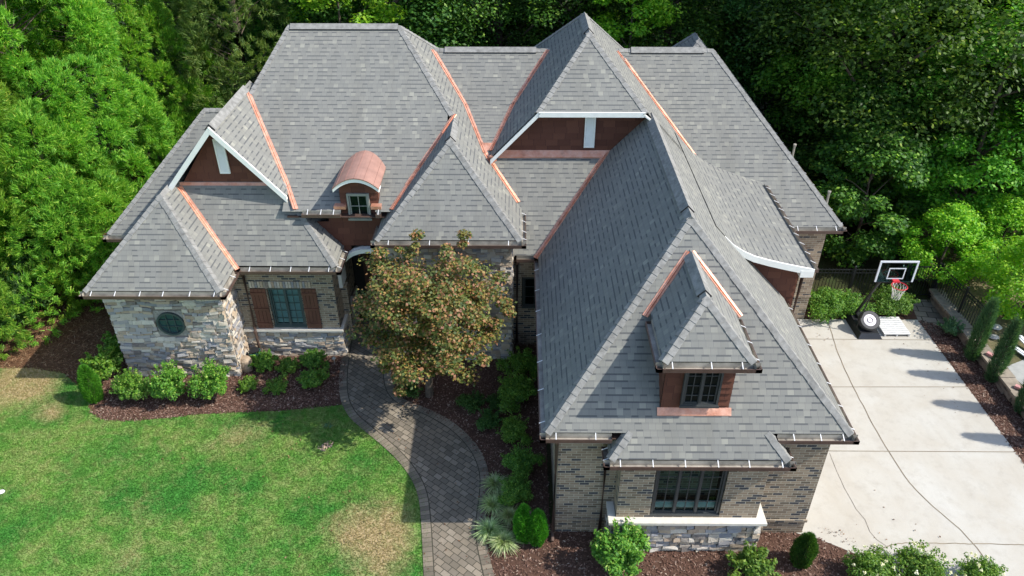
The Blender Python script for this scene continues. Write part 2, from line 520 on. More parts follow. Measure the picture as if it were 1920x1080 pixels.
M['leaf_conifer'] = leaf_mat('cedar_needles', [(0, (0.070, 0.215, 0.022)), (0.5, (0.165, 0.400, 0.040)), (0.9, (0.30, 0.52, 0.060)), (1, (0.42, 0.50, 0.08))], 0.42)
M['leaf_juniper'] = leaf_mat('juniper_needles', [(0, (0.070, 0.140, 0.034)), (0.6, (0.120, 0.240, 0.045)), (1, (0.24, 0.30, 0.08))], 0.35)
M['leaf_forest'] = leaf_mat('forest_leaves', [(0, (0.030, 0.088, 0.018)), (0.5, (0.060, 0.170, 0.026)), (0.88, (0.115, 0.28, 0.036)), (1, (0.32, 0.50, 0.07))], 0.42, objvar=0.3)
M['leaf_forest_dark'] = leaf_mat('dark_forest_leaves', [(0, (0.028, 0.080, 0.020)), (0.6, (0.056, 0.155, 0.030)), (0.94, (0.10, 0.23, 0.038)), (1, (0.25, 0.40, 0.06))], 0.4, objvar=0.25)
M['leaf_bright'] = leaf_mat('bright_leaves', [(0, (0.100, 0.300, 0.020)), (0.5, (0.200, 0.450, 0.028)), (1, (0.38, 0.58, 0.045))], 0.45, objvar=0.08)
M['leaf_mid'] = leaf_mat('mid_green_leaves', [(0, (0.065, 0.200, 0.024)), (0.5, (0.130, 0.340, 0.034)), (1, (0.26, 0.47, 0.05))], 0.45)
M['leaf_maple'] = leaf_mat('maple_leaves', [(0, (0.062, 0.090, 0.030)), (0.40, (0.115, 0.145, 0.040)), (0.60, (0.20, 0.180, 0.052)), (0.75, (0.30, 0.185, 0.070)), (0.90, (0.31, 0.135, 0.085)), (1, (0.36, 0.17, 0.13))], 0.32)
M['leaf_shrub'] = leaf_mat('shrub_leaves', [(0, (0.043, 0.145, 0.020)), (0.5, (0.094, 0.268, 0.029)), (0.9, (0.203, 0.392, 0.051)), (1, (0.406, 0.522, 0.145))], 0.3)
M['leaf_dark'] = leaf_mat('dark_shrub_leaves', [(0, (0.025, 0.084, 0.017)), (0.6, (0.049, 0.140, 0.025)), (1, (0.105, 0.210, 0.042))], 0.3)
M['leaf_azalea'] = leaf_mat('azalea_leaves', [(0, (0.049, 0.133, 0.017)), (0.6, (0.105, 0.231, 0.028)), (1, (0.210, 0.322, 0.049))], 0.3)
M['leaf_arbor'] = leaf_mat('arborvitae_leaves', [(0, (0.031, 0.168, 0.020)), (0.6, (0.070, 0.308, 0.028)), (1, (0.140, 0.420, 0.042))], 0.3)
M['leaf_blue'] = leaf_mat('cypress_leaves', [(0, (0.039, 0.104, 0.052)), (0.6, (0.072, 0.169, 0.078)), (1, (0.130, 0.247, 0.111))], 0.25)
M['leaf_grass'] = leaf_mat('ornamental_grass', [(0, (0.20, 0.30, 0.13)), (0.6, (0.36, 0.48, 0.24)), (1, (0.62, 0.66, 0.46))], 0.3)
M['petal'] = leaf_mat('white_petals', [(0, (0.62, 0.64, 0.55)), (1, (0.80, 0.80, 0.74))], 0.3, objvar=0.02)

# ---------------------------------------------------------------- the house: roof planes z = a x + b y + c
def S(y0, z0, s): return (0.0, s, z0 - s * y0)
def N(y1, z1, s): return (0.0, -s, z1 + s * y1)
def W(x0, z0, s): return (s, 0.0, z0 - s * x0)
def Ea(x1, z1, s): return (-s, 0.0, z1 + s * x1)
def zof(p, x, y): return p[0] * x + p[1] * y + p[2]
def nrm(p): return Vector((-p[0], -p[1], 1)).normalized()

def clip2(poly, A, B, C, t):
    """keep A x + B y + C <= 0; edges carry a tag naming what cut them"""
    out = []
    n = len(poly)
    for i in range(n):
        (p, tg), (q, _) = poly[i], poly[(i + 1) % n]
        dp = A * p[0] + B * p[1] + C; dq = A * q[0] + B * q[1] + C
        if dp <= 1e-9:
            if dq <= 1e-9: out.append((p, tg))
            else:
                k = dp / (dp - dq)
                out.append((p, tg)); out.append(((p[0] + (q[0] - p[0]) * k, p[1] + (q[1] - p[1]) * k), t))
        elif dq <= 1e-9:
            k = dp / (dp - dq)
            out.append(((p[0] + (q[0] - p[0]) * k, p[1] + (q[1] - p[1]) * k), tg))
    return out

def mass(planes, rect):
    x0, x1, y0, y1 = rect
    faces, ridges = [], []
    for i, p in enumerate(planes):
        poly = [((x0, y0), None), ((x1, y0), None), ((x1, y1), None), ((x0, y1), None)]
        for j, q in enumerate(planes):
            if i != j and poly: poly = clip2(poly, p[0] - q[0], p[1] - q[1], p[2] - q[2], j)
        if len(poly) < 3: continue
        faces.append((i, [Vector((a, b, zof(p, a, b))) for (a, b), _ in poly]))
        for k in range(len(poly)):
            (a, tg), (b, _) = poly[k], poly[(k + 1) % len(poly)]
            if tg is not None and tg > i and (abs(a[0] - b[0]) + abs(a[1] - b[1])) > 0.05:
                ridges.append((i, tg, Vector((*a, zof(p, *a))), Vector((*b, zof(p, *b)))))
    return faces, ridges

def wing(d, n, sign):
    w = d.cross(n).normalized()
    if w.z * sign < 0: w = -w
    return w

def fold(mb, p0, p1, nA, nB, w, lift, thick, sign=-1, m=0, side_m=None, steps=None, jit=0.0, rng=None):
    d = (p1 - p0).normalized()
    wa, wb = wing(d, nA, sign), wing(d, nB, sign)
    up = (nA + nB).normalized()
    L = (p1 - p0).length
    n = max(1, int(round(L / steps))) if steps else 1
    for k in range(n):
        a = p0 + d * (L * k / n); b = p0 + d * min(L, L * (k + 1) / n + (0.03 if steps else 0))
        l0 = lift + (0.014 if steps else 0); l1 = lift
        ww = w * (1 + (rng.uniform(-jit, jit) if rng else 0))
        ca, cb = a + up * (l0 + thick), b + up * (l1 + thick)
        ea, eb = a + wa * ww + nA * l0, b + wa * ww + nA * l1
        fa, fb = a + wb * ww + nB * l0, b + wb * ww + nB * l1
        mb.poly([ca, cb, eb, ea], m=m); mb.poly([cb, ca, fa, fb], m=m)
        sm = m if side_m is None else side_m
        mb.poly([ea, eb, eb - nA * (l1 + .01), ea - nA * (l0 + .01)], m=sm)
        mb.poly([fa, fb, fb - nB * (l1 + .01), fa - nB * (l0 + .01)], m=sm)
        mb.poly([ca, ea, a + wa * ww - nA * .01, a - up * .01, a + wb * ww - nB * .01, fa], m=sm)
        mb.poly([cb, eb, b + wa * ww - nA * .01, b - up * .01, b + wb * ww - nB * .01, fb], m=sm)

rng0 = random.Random(5)
house = empty('house', (0, 22, 0))
tag(house, 'large brick and stone house under a steep grey shingle roof with copper valleys', 'house')
def hb(mb, name, mat, parent=None):
    o = mb.build(name, mat)
    o.parent = parent if parent is not None else house
    if parent is None: o.location = (0, -22, 0)
    return o

def roof(planes, rects, label, vents=(), caps=True, nocap=()):
    mb = MB(); cbs = []
    for rect in rects:
        faces, ridges = mass(planes, rect)
        for i, pts in faces: mb.poly(pts)
        for i, j, a, b in ridges:
            if (i, j) in nocap: continue
            if a.z < b.z: a, b = b, a
            cb = MB(); cbs.append(cb); fold(cb, b, a, nrm(planes[i]), nrm(planes[j]), 0.125, 0.010, 0.005, steps=0.19, jit=0.06, rng=rng0)
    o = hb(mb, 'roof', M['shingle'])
    if label: o['label'] = label
    for cb in cbs: hb(cb, 'hip_cap', M['cap'], o)
    for (i, j, a, b) in vents:
        v = MB()
        fold(v, Vector(a), Vector(b), nrm(planes[i]), nrm(planes[j]), 0.17, 0.05, 0.02, side_m=1)
        hb(v, 'ridge_vent', [M['cap'], M['black']], o)
    return o

e = 3.26
pA_S = S(20.94, 6.445, .70); pA_E = Ea(.248, 4.2, 1.06); pA_W = W(-6.975, 8.24, 1.64); pA_N = N(23.50, 8.237, .85)
pA_F = S(19.0, zof(pA_S, 0, 19.0), .56)
pF_S = S(17.24, 4.2, 1.09); pF_W = W(-3.867, 4.2, 1.06)
pG_U = S(22.4, 6.16, .68); pG_N = N(24.15, 7.35, .85); pG_M = S(20.35, 5.45, .3463); pG_L = S(18.04, 3.29, .935)
pJ_S = S(19.38, 3.46, .81); pJ_E = Ea(9.68, 3.46, 1.12); pJ_N = N(24.18, 7.348, .85)
pK_W = W(.501, 3.26, 1.05); pK_E = Ea(7.002, 3.26, 1.05); pK_S = S(11.1, 3.26, 1.03)
pH_W = W(2.06, 8.445, 1.05); pH_E = pK_E; pH_S = S(20.0, 6.84, .764); pH_N = N(24.2, 8.445, .9)
pE_W = W(-11.42, e, 1.06); pE_E = Ea(-7.6, e, 1.06); pE_S = S(16.17, e, 1.06)
pD_S = S(17.38, e, 1.25); pD_E = Ea(-4.82, e, 1.17); pD_W = W(-11.18, e, 1.17)
pC_S = S(19.1, e, .8); pC_W = W(-12.13, e, 1.12); pC_N = N(22.5, 5.98, .85)
pN_W = W(2.70, 5.08, 1.03); pN_E = Ea(4.71, 5.08, 1.03); pN_S = S(11.18, 5.08, 1.03)
pB_S = S(10.73, 2.877, 1.03); pB_W = W(1.80, 2.88, 1.03); pB_E = Ea(5.69, 2.88, 1.03)

rA = roof([pA_S, pA_E, pA_W, pA_N], [(-9.3, -2.0, 19.0, 20.9), (-9.3, .14, 20.9, 28.2)], 'big shingle roof behind the arched copper dormer',
          vents=[(0, 3, (-6.9, 23.5, 8.237), (-3.62, 23.5, 8.237))])
rF = roof([pF_S, pA_E, pF_W], [(-3.76, .14, 17.35, 20.9)], 'pointed shingle roof behind the red maple',
          vents=[(1, 2, (-1.81, 19.3, 6.38), (-1.81, 20.3, 6.38))])
roof([pG_U, pG_N], [(-3.4, 3.4, 22.4, 28)], 'middle roof slope under the short level ridge', vents=[(0, 1, (-2.3, 24.15, 7.35), (.6, 24.15, 7.35))])
for pl, r, lab in ((pG_M, (-2.2, 3.4, 20.35, 22.4), 'shallow shingle slope between the two tall roofs'), (pG_L, (-1.3, 2.95, 18.13, 20.35), 'low shingle slope under the wide brown gable')):
    x0, x1, y0, y1 = r; mb = MB()
    mb.poly([(x, y, zof(pl, x, y)) for x, y in ((x0, y0), (x1, y0), (x1, y1), (x0, y1))])
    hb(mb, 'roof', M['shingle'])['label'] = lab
roof([pJ_S, pJ_E, pJ_N], [(2.2, 9.57, 19.49, 29)], 'right rear shingle roof with two thin pipes at its edge',
     vents=[(0, 2, (3.6, 24.18, 7.348), (5.9, 24.18, 7.348))])
rK = roof([pK_W, pK_E, pK_S], [(.61, 6.89, 11.21, 20.38)], 'long garage wing roof with one shaded side', nocap=((0, 1),))
v = MB(); fold(v, Vector((3.752, 20.3, 6.673)), Vector((3.752, 14.75, 6.673)), nrm(pK_W), nrm(pK_E), 0.18, 0.055, 0.02, side_m=1)
hb(v, 'ridge_vent', [M['cap'], M['black']], rK)
v = MB(); fold(v, Vector((3.752, 14.35, 6.673)), Vector((3.752, 14.75, 6.673)), nrm(pK_W), nrm(pK_E), 0.17, 0.02, 0.01)
hb(v, 'hip_cap', M['cap'], rK)
rH = roof([pH_W, pH_E, pH_S, pH_N], [(-.76, 5.7, 20.0, 28)], 'tallest shingle roof peak with a clipped front', nocap=(),
          vents=[(0, 1, (2.06, 22.3, 8.445), (2.06, 24.1, 8.445))])
rE = roof([pE_W, pE_E, pE_S], [(-11.31, -7.71, 16.28, 21.0)], 'pointed shingle roof over the stone corner block')
roof([pD_S, pD_E, pD_W], [(-10.6, -4.93, 17.49, 18.95)], 'shingle skirt roof below the small brown gable')
pr = [pD_E, pD_W]
rB = roof(pr, [(-9.45, -6.30, 18.55, 18.95), (-10.6, -4.93, 18.95, 22.2)], 'gable roof with a white edged triangle front', nocap=((0, 1),),
          vents=[(0, 1, (-8.0, 18.6, zof(pD_E, -8, 0)), (-8.0, 21.6, zof(pD_E, -8, 0)))])
roof([pC_S, pC_W, pC_N], [(-12.02, -7.0, 19.21, 27)], 'left rear shingle roof beside the tall cedars')
rN = roof([pN_W, pN_E, pN_S], [(2.81, 4.60, 11.29, 14.3)], 'small pointed dormer roof on the garage wing',
          vents=[(0, 1, (3.705, 12.3, 6.115), (3.705, 13.75, 6.115))])
roof([pB_S, pB_W, pB_E], [(1.91, 5.58, 10.84, 11.24)], 'shallow shingle roof over the front bay window')
# the small rear peak seen beyond the right ridge
roof([W(5.35, 6.5, 1.1), Ea(6.75, 6.5, 1.1), S(24.9, 6.5, 1.1), N(27, 6.5, 1.1)], [(5.35, 6.75, 24.9, 27)], 'rear roof peak just showing over the right ridge')
# flared lower course of the big roof, broken by the arched dormer
for x0, x1, lab in ((-6.4, -4.80, 'flared shingle strip left of the arched dormer'), (-3.86, -2.5, 'flared shingle strip right of the arched dormer')):
    mb = MB()
    mb.poly([(x, y, zof(pA_F, x, y)) for x, y in ((x0, 18.26), (x1, 18.26), (x1, 19.0), (x0, 19.0))])
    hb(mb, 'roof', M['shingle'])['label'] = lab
# swept shed roof on the right of the garage wing
prof = [(4.75, 5.64), (5.0, 5.37), (5.25, 5.13), (5.5, 4.965), (5.8, 4.82), (6.2, 4.70), (6.6, 4.60), (7.0, 4.51), (7.35, 4.44)]
mb = MB(); L = 0; us = [0]
for a, b in zip(prof, prof[1:]):
    L += math.hypot(b[0] - a[0], b[1] - a[1]); us.append(L)
for k in range(len(prof) - 1):
    (xa, za), (xb, zb) = prof[k], prof[k + 1]
    za += .012; zb += .012
    q = [(xa, 15.8, za), (xb, 15.8, zb), (xb, 21.6, zb), (xa, 21.6, za)]
    mb.poly(q, uv=[(15.8, -us[k]), (15.8, -us[k + 1]), (21.6, -us[k + 1]), (21.6, -us[k])], smooth=True)
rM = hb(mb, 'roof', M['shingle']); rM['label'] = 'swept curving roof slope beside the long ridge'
mb = MB()
for k in range(1, len(prof) - 1):
    (xa, za), (xb, zb) = prof[k], prof[k + 1]
    mb.hexa([(xa, 15.76, za - .16), (xb, 15.76, zb - .16), (xb, 15.80, zb - .16), (xa, 15.80, za - .16),
             (xa, 15.76, za + .01), (xb, 15.76, zb + .01), (xb, 15.80, zb + .01), (xa, 15.80, za + .01)])
    mb.poly([(xa, 15.8, za - .14), (xb, 15.8, zb - .14), (xb, 16.12, zb - .14), (xa, 16.12, za - .14)])
mb.box(7.02, 7.35, 15.755, 16.1, 4.22, 4.41)
hb(mb, 'fascia', M['white_trim'], rM)

# --- copper valleys: intersection of two planes at given y (or x)
def at_y(p, q, y):
    x = ((q[1] - p[1]) * y + q[2] - p[2]) / (p[0] - q[0])
    return Vector((x, y, zof(p, x, y)))
def valley(p, q, ya, yb, w=.085):
    mb = MB()
    a, b = at_y(p, q, ya), at_y(p, q, yb)
    d = (b - a).normalized(); nA, nB = nrm(p), nrm(q)
    wa, wb = wing(d, nA, 1), wing(d, nB, 1)
    up = (nA + nB).normalized()
    n = max(1, int((b - a).length / .35))
    r = random.Random(int(abs(ya * 100)))
    for k in range(n):
        s0, s1 = a.lerp(b, k / n), a.lerp(b, (k + 1) / n)
        w0, w1 = w * (1 + r.uniform(-.1, .1)), w * (1 + r.uniform(-.1, .1))
        mb.poly([s0 + up * .035, s1 + up * .035, s1 + wa * w1 + nA * .014, s0 + wa * w0 + nA * .014])
        mb.poly([s1 + up * .035, s0 + up * .035, s0 + wb * w0 + nB * .014, s1 + wb * w1 + nB * .014])
        mb.poly([s0 + wa * w0 + nA * .014, s1 + wa * w1 + nA * .014, s1 + wa * w1 - nA * .01, s0 + wa * w0 - nA * .01])
        mb.poly([s0 + wb * w0 + nB * .014, s1 + wb * w1 + nB * .014, s1 + wb * w1 - nB * .01, s0 + wb * w0 - nB * .01])
    mb.bar(a + up * .045, b + up * .045, .018, .03, up)
    return hb(mb, 'valley_flashing', M['copper'])
valley(pD_E, pA_S, 21.5, 19.0); valley(pD_E, pA_F, 19.0, 18.3)
valley(pE_E, pD_S, 18.85, 17.42)
valley(pF_W, pA_S, 20.9, 19.0); valley(pF_W, pA_F, 19.0, 18.3)
valley(pA_E, pG_U, 24.1, 22.4); valley(pA_E, pG_M, 22.4, 20.35); valley(pA_E, pG_L, 20.35, 19.26)
valley(pH_W, pG_U, 24.1, 22.4); valley(pH_W, pG_M, 22.4, 20.45)
valley(pK_W, pG_L, 20.4, 18.06)
valley(pH_E, pJ_S, 24.1, 21.05)
valley(pN_W, pK_S, 13.85, 12.88); valley(pN_E, pK_S, 13.85, 12.88)
mb = MB()   # small copper pan where two valleys meet
mb.poly([(-1.12, 20.75, 5.63), (-.62, 20.75, 5.63), (-.58, 20.15, 5.33), (-.98, 20.0, 5.18)])
mb.bar((-.74, 20.0, 5.50), (-.60, 20.25, 5.50), .14, .05)
hb(mb, 'valley_pan', M['copper'])

# --- gutters with pale straps
def gutter(a, b, out, rf=None, straps=True, seed=1, gap=.62):
    a, b, out = Vector(a), Vector(b), Vector(out)
    up = Vector((0, 0, 1)); mb = MB()
    w, h = .125, .07
    i0, i1 = a - out * w, b - out * w
    # outer wall, floor, inner wall
    def q(p0, p1, p2, p3, m): mb.poly([p0, p1, p2, p3], m=m)
    q(a - up * h, b - up * h, b + up * .02, a + up * .02, 0)
    q(a + up * .02, b + up * .02, b - out * .02 + up * .02, a - out * .02 + up * .02, 0)
    q(a - out * .02 + up * .02, b - out * .02 + up * .02, b - out * .03 - up * .05, a - out * .03 - up * .05, 1)
    q(a - out * .03 - up * .05, b - out * .03 - up * .05, i1 - up * .05, i0 - up * .05, 1)
    q(a - up * h, b - up * h, i1 - up * h, i0 - up * h, 0)
    q(i0 - up * h, i1 - up * h, i1 + up * .09, i0 + up * .09, 1)
    for p, pi in ((a, i0), (b, i1)): mb.poly([p - up * h, p + up * .02, pi + up * .02, pi - up * h], m=0)
    o = hb(mb, 'gutter', [M['brown_metal'], M['gutter_in']], rf)
    if straps:
        d = (b - a); L = d.length; d.normalize()
        n = max(1, int(L / gap)); r = random.Random(seed)
        for k in range(n):
            c = a + d * (L * (k + .5) / n + r.uniform(-.05, .05))
            sb = MB(); sb.bar(c + up * .035 + out * .004, c - out * .15 + up * .11, 0.018, .010)
            hb(sb, 'gutter_strap', M['white_metal'], rf)
    return o
FR, RT, LF = (0, -1, 0), (1, 0, 0), (-1, 0, 0)
gutter((.49, 11.09, e), (1.97, 11.09, e), FR, rK, seed=1); gutter((5.36, 11.09, e), (7.01, 11.09, e), FR, rK, seed=2, gap=.45)
gutter((.49, 11.09, e), (.49, 18.0, e), LF, rK, seed=3, gap=.9); gutter((7.012, 11.09, e), (7.012, 16.0, e), RT, rK, seed=4)
gutter((1.79, 10.72, 2.87), (5.70, 10.72, 2.87), FR, seed=5, gap=.56); gutter((1.79, 10.72, 2.87), (1.79, 11.3, 2.87), LF, seed=6, gap=.25); gutter((5.70, 10.72, 2.87), (5.70, 11.3, 2.87), RT, seed=7, gap=.4)
gutter((2.69, 11.17, 5.08), (4.72, 11.17, 5.08), FR, rN, seed=8, gap=.55); gutter((2.69, 11.17, 5.08), (2.69, 12.72, 5.08), LF, rN, straps=False); gutter((4.72, 11.17, 5.08), (4.72, 12.8, 5.08), RT, rN, seed=9, gap=.45)
gutter((-11.43, 16.16, e), (-7.59, 16.16, e), FR, rE, seed=10); gutter((-11.43, 16.16, e), (-11.43, 20.0, e), LF, rE, straps=False); gutter((-7.59, 16.16, e), (-7.59, 17.36, e), RT, rE, seed=11, gap=.5)
gutter((-7.59, 17.37, e), (-4.81, 17.37, e), FR, seed=12, gap=.55); gutter((-4.81, 17.37, e), (-4.81, 18.58, e), RT, seed=13, gap=.35)
gutter((-3.88, 17.23, 4.2), (.26, 17.23, 4.2), FR, rF, seed=14, gap=.9); gutter((-3.88, 17.23, 4.2), (-3.88, 18.3, 4.2), LF, rF, straps=False); gutter((.26, 17.23, 4.2), (.26, 19.2, 4.2), RT, rF, seed=15, gap=.4)
zf = zof(pA_F, 0, 18.15)
gutter((-5.86, 18.14, zf), (-4.80, 18.14, zf), FR, seed=16, gap=.35); gutter((-3.84, 18.14, zf), (-3.70, 18.14, zf), FR, seed=17, gap=.1)
gutter((.0, 18.02, 3.28), (.50, 18.02, 3.28), FR, straps=False)
gutter((7.35, 19.37, 3.46), (9.69, 19.37, 3.46), FR, seed=18, gap=.5); gutter((9.69, 19.37, 3.46), (9.69, 28, 3.46), RT, seed=19, gap=.8)
gutter((7.46, 15.78, 4.42), (7.46, 20.4, 4.42), RT, rM, seed=20, gap=.42)
gutter((-12.14, 19.09, e), (-11.0, 19.09, e), FR, straps=False); gutter((-12.14, 19.09, e), (-12.14, 26, e), LF, straps=False)

# soffits: dark boards closing the eaves
mb = MB()
for x0, x1, y0, y1, z in ((.62, 6.88, 11.22, 20.2, e - .07), (1.92, 5.57, 10.85, 11.5, 2.79), (2.82, 4.59, 11.30, 12.7, 5.0), (-11.3, -7.72, 16.29, 20.9, e - .07),
                          (-10.5, -4.94, 17.5, 18.5, e - .074), (-3.75, .13, 17.36, 19.3, 4.12), (-6.3, -2.6, 18.27, 18.6, 4.5), (-.12, .6, 18.15, 18.5, 3.2), (7.0, 9.56, 19.5, 28, 3.38), (-12.0, -8, 19.22, 26, 3.18), (-1.0, .6, 18.12, 18.4, 3.21)):
    mb = MB(); mb.box(x0, x1, y0, y1, z - .02, z); hb(mb, 'soffit', M['soffit'])

# --- walls
def ring_walls(mb, x0, x1, y0, y1, z0, z1, m=0):
    mb.poly([(x0, y0, z0), (x1, y0, z0), (x1, y0, z1), (x0, y0, z1)], m=m)
    mb.poly([(x1, y0, z0), (x1, y1, z0), (x1, y1, z1), (x1, y0, z1)], m=m)
    mb.poly([(x0, y1, z0), (x0, y0, z0), (x0, y0, z1), (x0, y1, z1)], m=m)
    mb.poly([(x1, y1, z0), (x0, y1, z0), (x0, y1, z1), (x1, y1, z1)], m=m)
def wall_holes(mb, x0, x1, z0, z1, y, holes, depth=.12, m=0):
    """front wall in the plane y with rectangular openings and their reveals"""
    xs = sorted({x0, x1, *[h[0] for h in holes], *[h[1] for h in holes]}); zs = sorted({z0, z1, *[h[2] for h in holes], *[h[3] for h in holes]})
    for a, b in zip(xs, xs[1:]):
        for c, d in zip(zs, zs[1:]):
            if any(a >= h[0] - 1e-6 and b <= h[1] + 1e-6 and c >= h[2] - 1e-6 and d <= h[3] + 1e-6 for h in holes): continue
            mb.poly([(a, y, c), (b, y, c), (b, y, d), (a, y, d)], m=m)
    for a, b, c, d in holes:
        mb.poly([(a, y, c), (a, y + depth, c), (a, y + depth, d), (a, y, d)], m=m); mb.poly([(b, y, c), (b, y, d), (b, y + depth, d), (b, y + depth, c)], m=m)
        mb.poly([(a, y, c), (b, y, c), (b, y + depth, c), (a, y + depth, c)], m=m); mb.poly([(a, y, d), (a, y + depth, d), (b, y + depth, d), (b, y, d)], m=m)

# garage wing
mb = MB()
mb.poly([(.91, 11.41, 0), (6.62, 11.41, 0), (6.62, 11.41, 3.25), (.91, 11.41, 3.25)])
mb.poly([(.91, 11.41, 0), (.91, 11.41, 3.25), (.91, 20, 3.25), (.91, 20, 0)]); mb.poly([(6.62, 11.41, 0), (6.62, 20, 0), (6.62, 20, 3.25), (6.62, 11.41, 3.25)])
hb(mb, 'brick_wall', M['brick'])['label'] = 'brick walls of the garage wing'
mb = MB(); mb.box(.905, 6.65, 11.38, 11.42, .40, .47); hb(mb, 'brick_band', M['brick'])
mb = MB()
wall_holes(mb, 2.2, 5.27, 1.02, 2.80, 10.97, [(2.93, 4.45, 1.10, 2.66)])
mb.poly([(2.2, 10.97, 1.02), (2.2, 10.97, 2.8), (2.2, 11.41, 2.8), (2.2, 11.41, 1.02)]); mb.poly([(5.27, 10.97, 1.02), (5.27, 11.41, 1.02), (5.27, 11.41, 2.8), (5.27, 10.97, 2.8)])
hb(mb, 'brick_wall', M['brick'])['label'] = 'brick wall of the front bay'
# block between stone corner and entry
mb = MB()
wall_holes(mb, -8.1, -5.2, 1.0, 3.2, 17.85, [(-7.13, -6.17, 1.03, 2.42)])
mb.poly([(-5.2, 17.85, 1.0), (-5.2, 20.3, 1.0), (-5.2, 20.3, 3.2), (-5.2, 17.85, 3.2)])
hb(mb, 'brick_wall', M['brick'])['label'] = 'brick wall around the shuttered window'
mb = MB()
wall_holes(mb, -.14, .92, 0, 3.25, 18.4, [(.16, .88, 1.38, 2.47)])
hb(mb, 'brick_wall', M['brick'])['label'] = 'shaded brick wall around the small court window'
mb = MB(); ring_walls(mb, 6.63, 9.28, 19.78, 28, 0, 3.4)
hb(mb, 'brick_wall', M['brick'])['label'] = 'brick wall of the right rear corner'
mb = MB(); mb.box(7.0, 9.31, 19.75, 19.79, .86, .92)
hb(mb, 'brick_band', M['brick'])
mb = MB(); ring_walls(mb, 6.5, 7.15, 16.12, 19.9, 0, 1.2)
hb(mb, 'brick_wall', M['brick'])
mb = MB(); ring_walls(mb, -11.7, -8, 19.6, 26, 0, 3.2)
hb(mb, 'brick_wall', M['brick'])
mb = MB(); mb.poly([(-9, 28, 0), (9, 28, 0), (9, 28, 3.6), (-9, 28, 3.6)])
hb(mb, 'brick_wall', M['brick'])

def ledgestone(mb, o, ua, na, U, Z, rng, holes=(), cmin=.055, cmax=.13, lmin=.10, lmax=.38):
    wob = lambda u, z: (.028 * math.sin(u * 2.1 + z * 2.7) + .018 * math.sin(u * 5.3 - z * 4.1 + 1)) * min(1, z * 4) * min(1, (Z - z) * 4)
    """stacked stones with real depth: o origin, ua along, na outward"""
    o, ua, na = Vector(o), Vector(ua), Vector(na)
    z = 0.0
    while z < Z - 1e-3:
        h = rng.uniform(cmin, cmax)
        if Z - z - h < cmin * .7: h = Z - z
        u = -rng.uniform(0, .2)
        while u < U:
            l = rng.uniform(lmin, lmax)
            a, b = max(0, u), min(U, u + l)
            u += l
            if b - a < .02: continue
            hh = h * (2 if (rng.random() < .05 and z + 2 * h < Z) else 1)
            if any(b > H[0] and a < H[1] and z + hh > H[2] and z < H[3] for H in holes):
                for H in holes:
                    if a < H[0] < b: b = H[0]
                    elif a < H[1] < b: a = H[1]
                    elif a >= H[0] and b <= H[1]: b = a
                if b - a < .02: continue
            d = rng.uniform(.025, .085)
            g = .005; tl = rng.uniform(-.022, .014)
            def P(uu, zz, dd): return o + ua * uu + Vector((0, 0, zz + wob(uu, zz))) + na * dd
            j = lambda: rng.uniform(-.012, .012)
            c = [P(a + g, z + g, 0), P(b - g, z + g, 0), P(b - g, z + g, d + tl + j()), P(a + g, z + g, d - tl + j()),
                 P(a + g, z + hh - g, 0), P(b - g, z + hh - g, 0), P(b - g + j(), z + hh - g + j(), d * .7 + tl + j()), P(a + g + j(), z + hh - g + j(), d * .8 - tl + j())]
            mb.hexa2(c)
        z += h
def hexa2(self, c):
    i = len(self.v); self.v += [tuple(p) for p in c]
    for q in ((0, 3, 2, 1), (4, 5, 6, 7), (1, 2, 6, 5), (2, 3, 7, 6), (3, 0, 4, 7)):
        self.f.append([i + k for k in q]); self.uv += [(0, 0)] * 4; self.m.append(0); self.sm.append(False)
MB.hexa2 = hexa2
rs = random.Random(11)
def stone_block(x0, x1, y0, y1, z1, label, sides='frl', z0=0.0, holes=()):
    mb = MB()
    if 'f' in sides: ledgestone(mb, (x0 - .03, y0, z0), (1, 0, 0), (0, -1, 0), x1 - x0 + .06, z1 - z0, rs, holes)
    if 'r' in sides: ledgestone(mb, (x1, y0, z0), (0, 1, 0), (1, 0, 0), y1 - y0, z1 - z0, rs)
    if 'l' in sides: ledgestone(mb, (x0, y0, z0), (0, 1, 0), (-1, 0, 0), y1 - y0, z1 - z0, rs)
    o = hb(mb, 'stone_wall', M['stone']); o['label'] = label
    b = MB()
    if holes:
        h = holes[0]
        wall_holes(b, x0, x1, z0, z1 - .01, y0, [(x0 + h[0], x0 + h[1], z0 + h[2], z0 + h[3])], depth=.1)
        b.poly([(x1, y0, z0), (x1, y1, z0), (x1, y1, z1), (x1, y0, z1)]); b.poly([(x0, y1, z0), (x0, y0, z0), (x0, y0, z1), (x0, y1, z1)])
    else: ring_walls(b, x0, x1, y0, y1, z0, z1 - .01)
    b.poly([(x0, y0, z1 - .01), (x1, y0, z1 - .01), (x1, y1, z1 - .01), (x0, y1, z1 - .01)]) if z1 < 2 else None
    hb(b, 'mortar', M['mortar'], o)
    return o
stone_block(-11.22, -8.06, 16.88, 20.0, 3.18, 'ledge stone corner block with the round window', holes=[(1.22, 2.05, 1.48, 2.32)])
stone_block(-8.06, -5.17, 17.84, 20.2, .95, 'low ledge stone base under the shuttered window', 'fr')
stone_block(-3.5, -.16, 17.70, 21.0, 4.1, 'ledge stone wall behind the red maple')
stone_block(2.12, 5.38, 10.94, 11.45, .98, 'ledge stone base under the bay window')
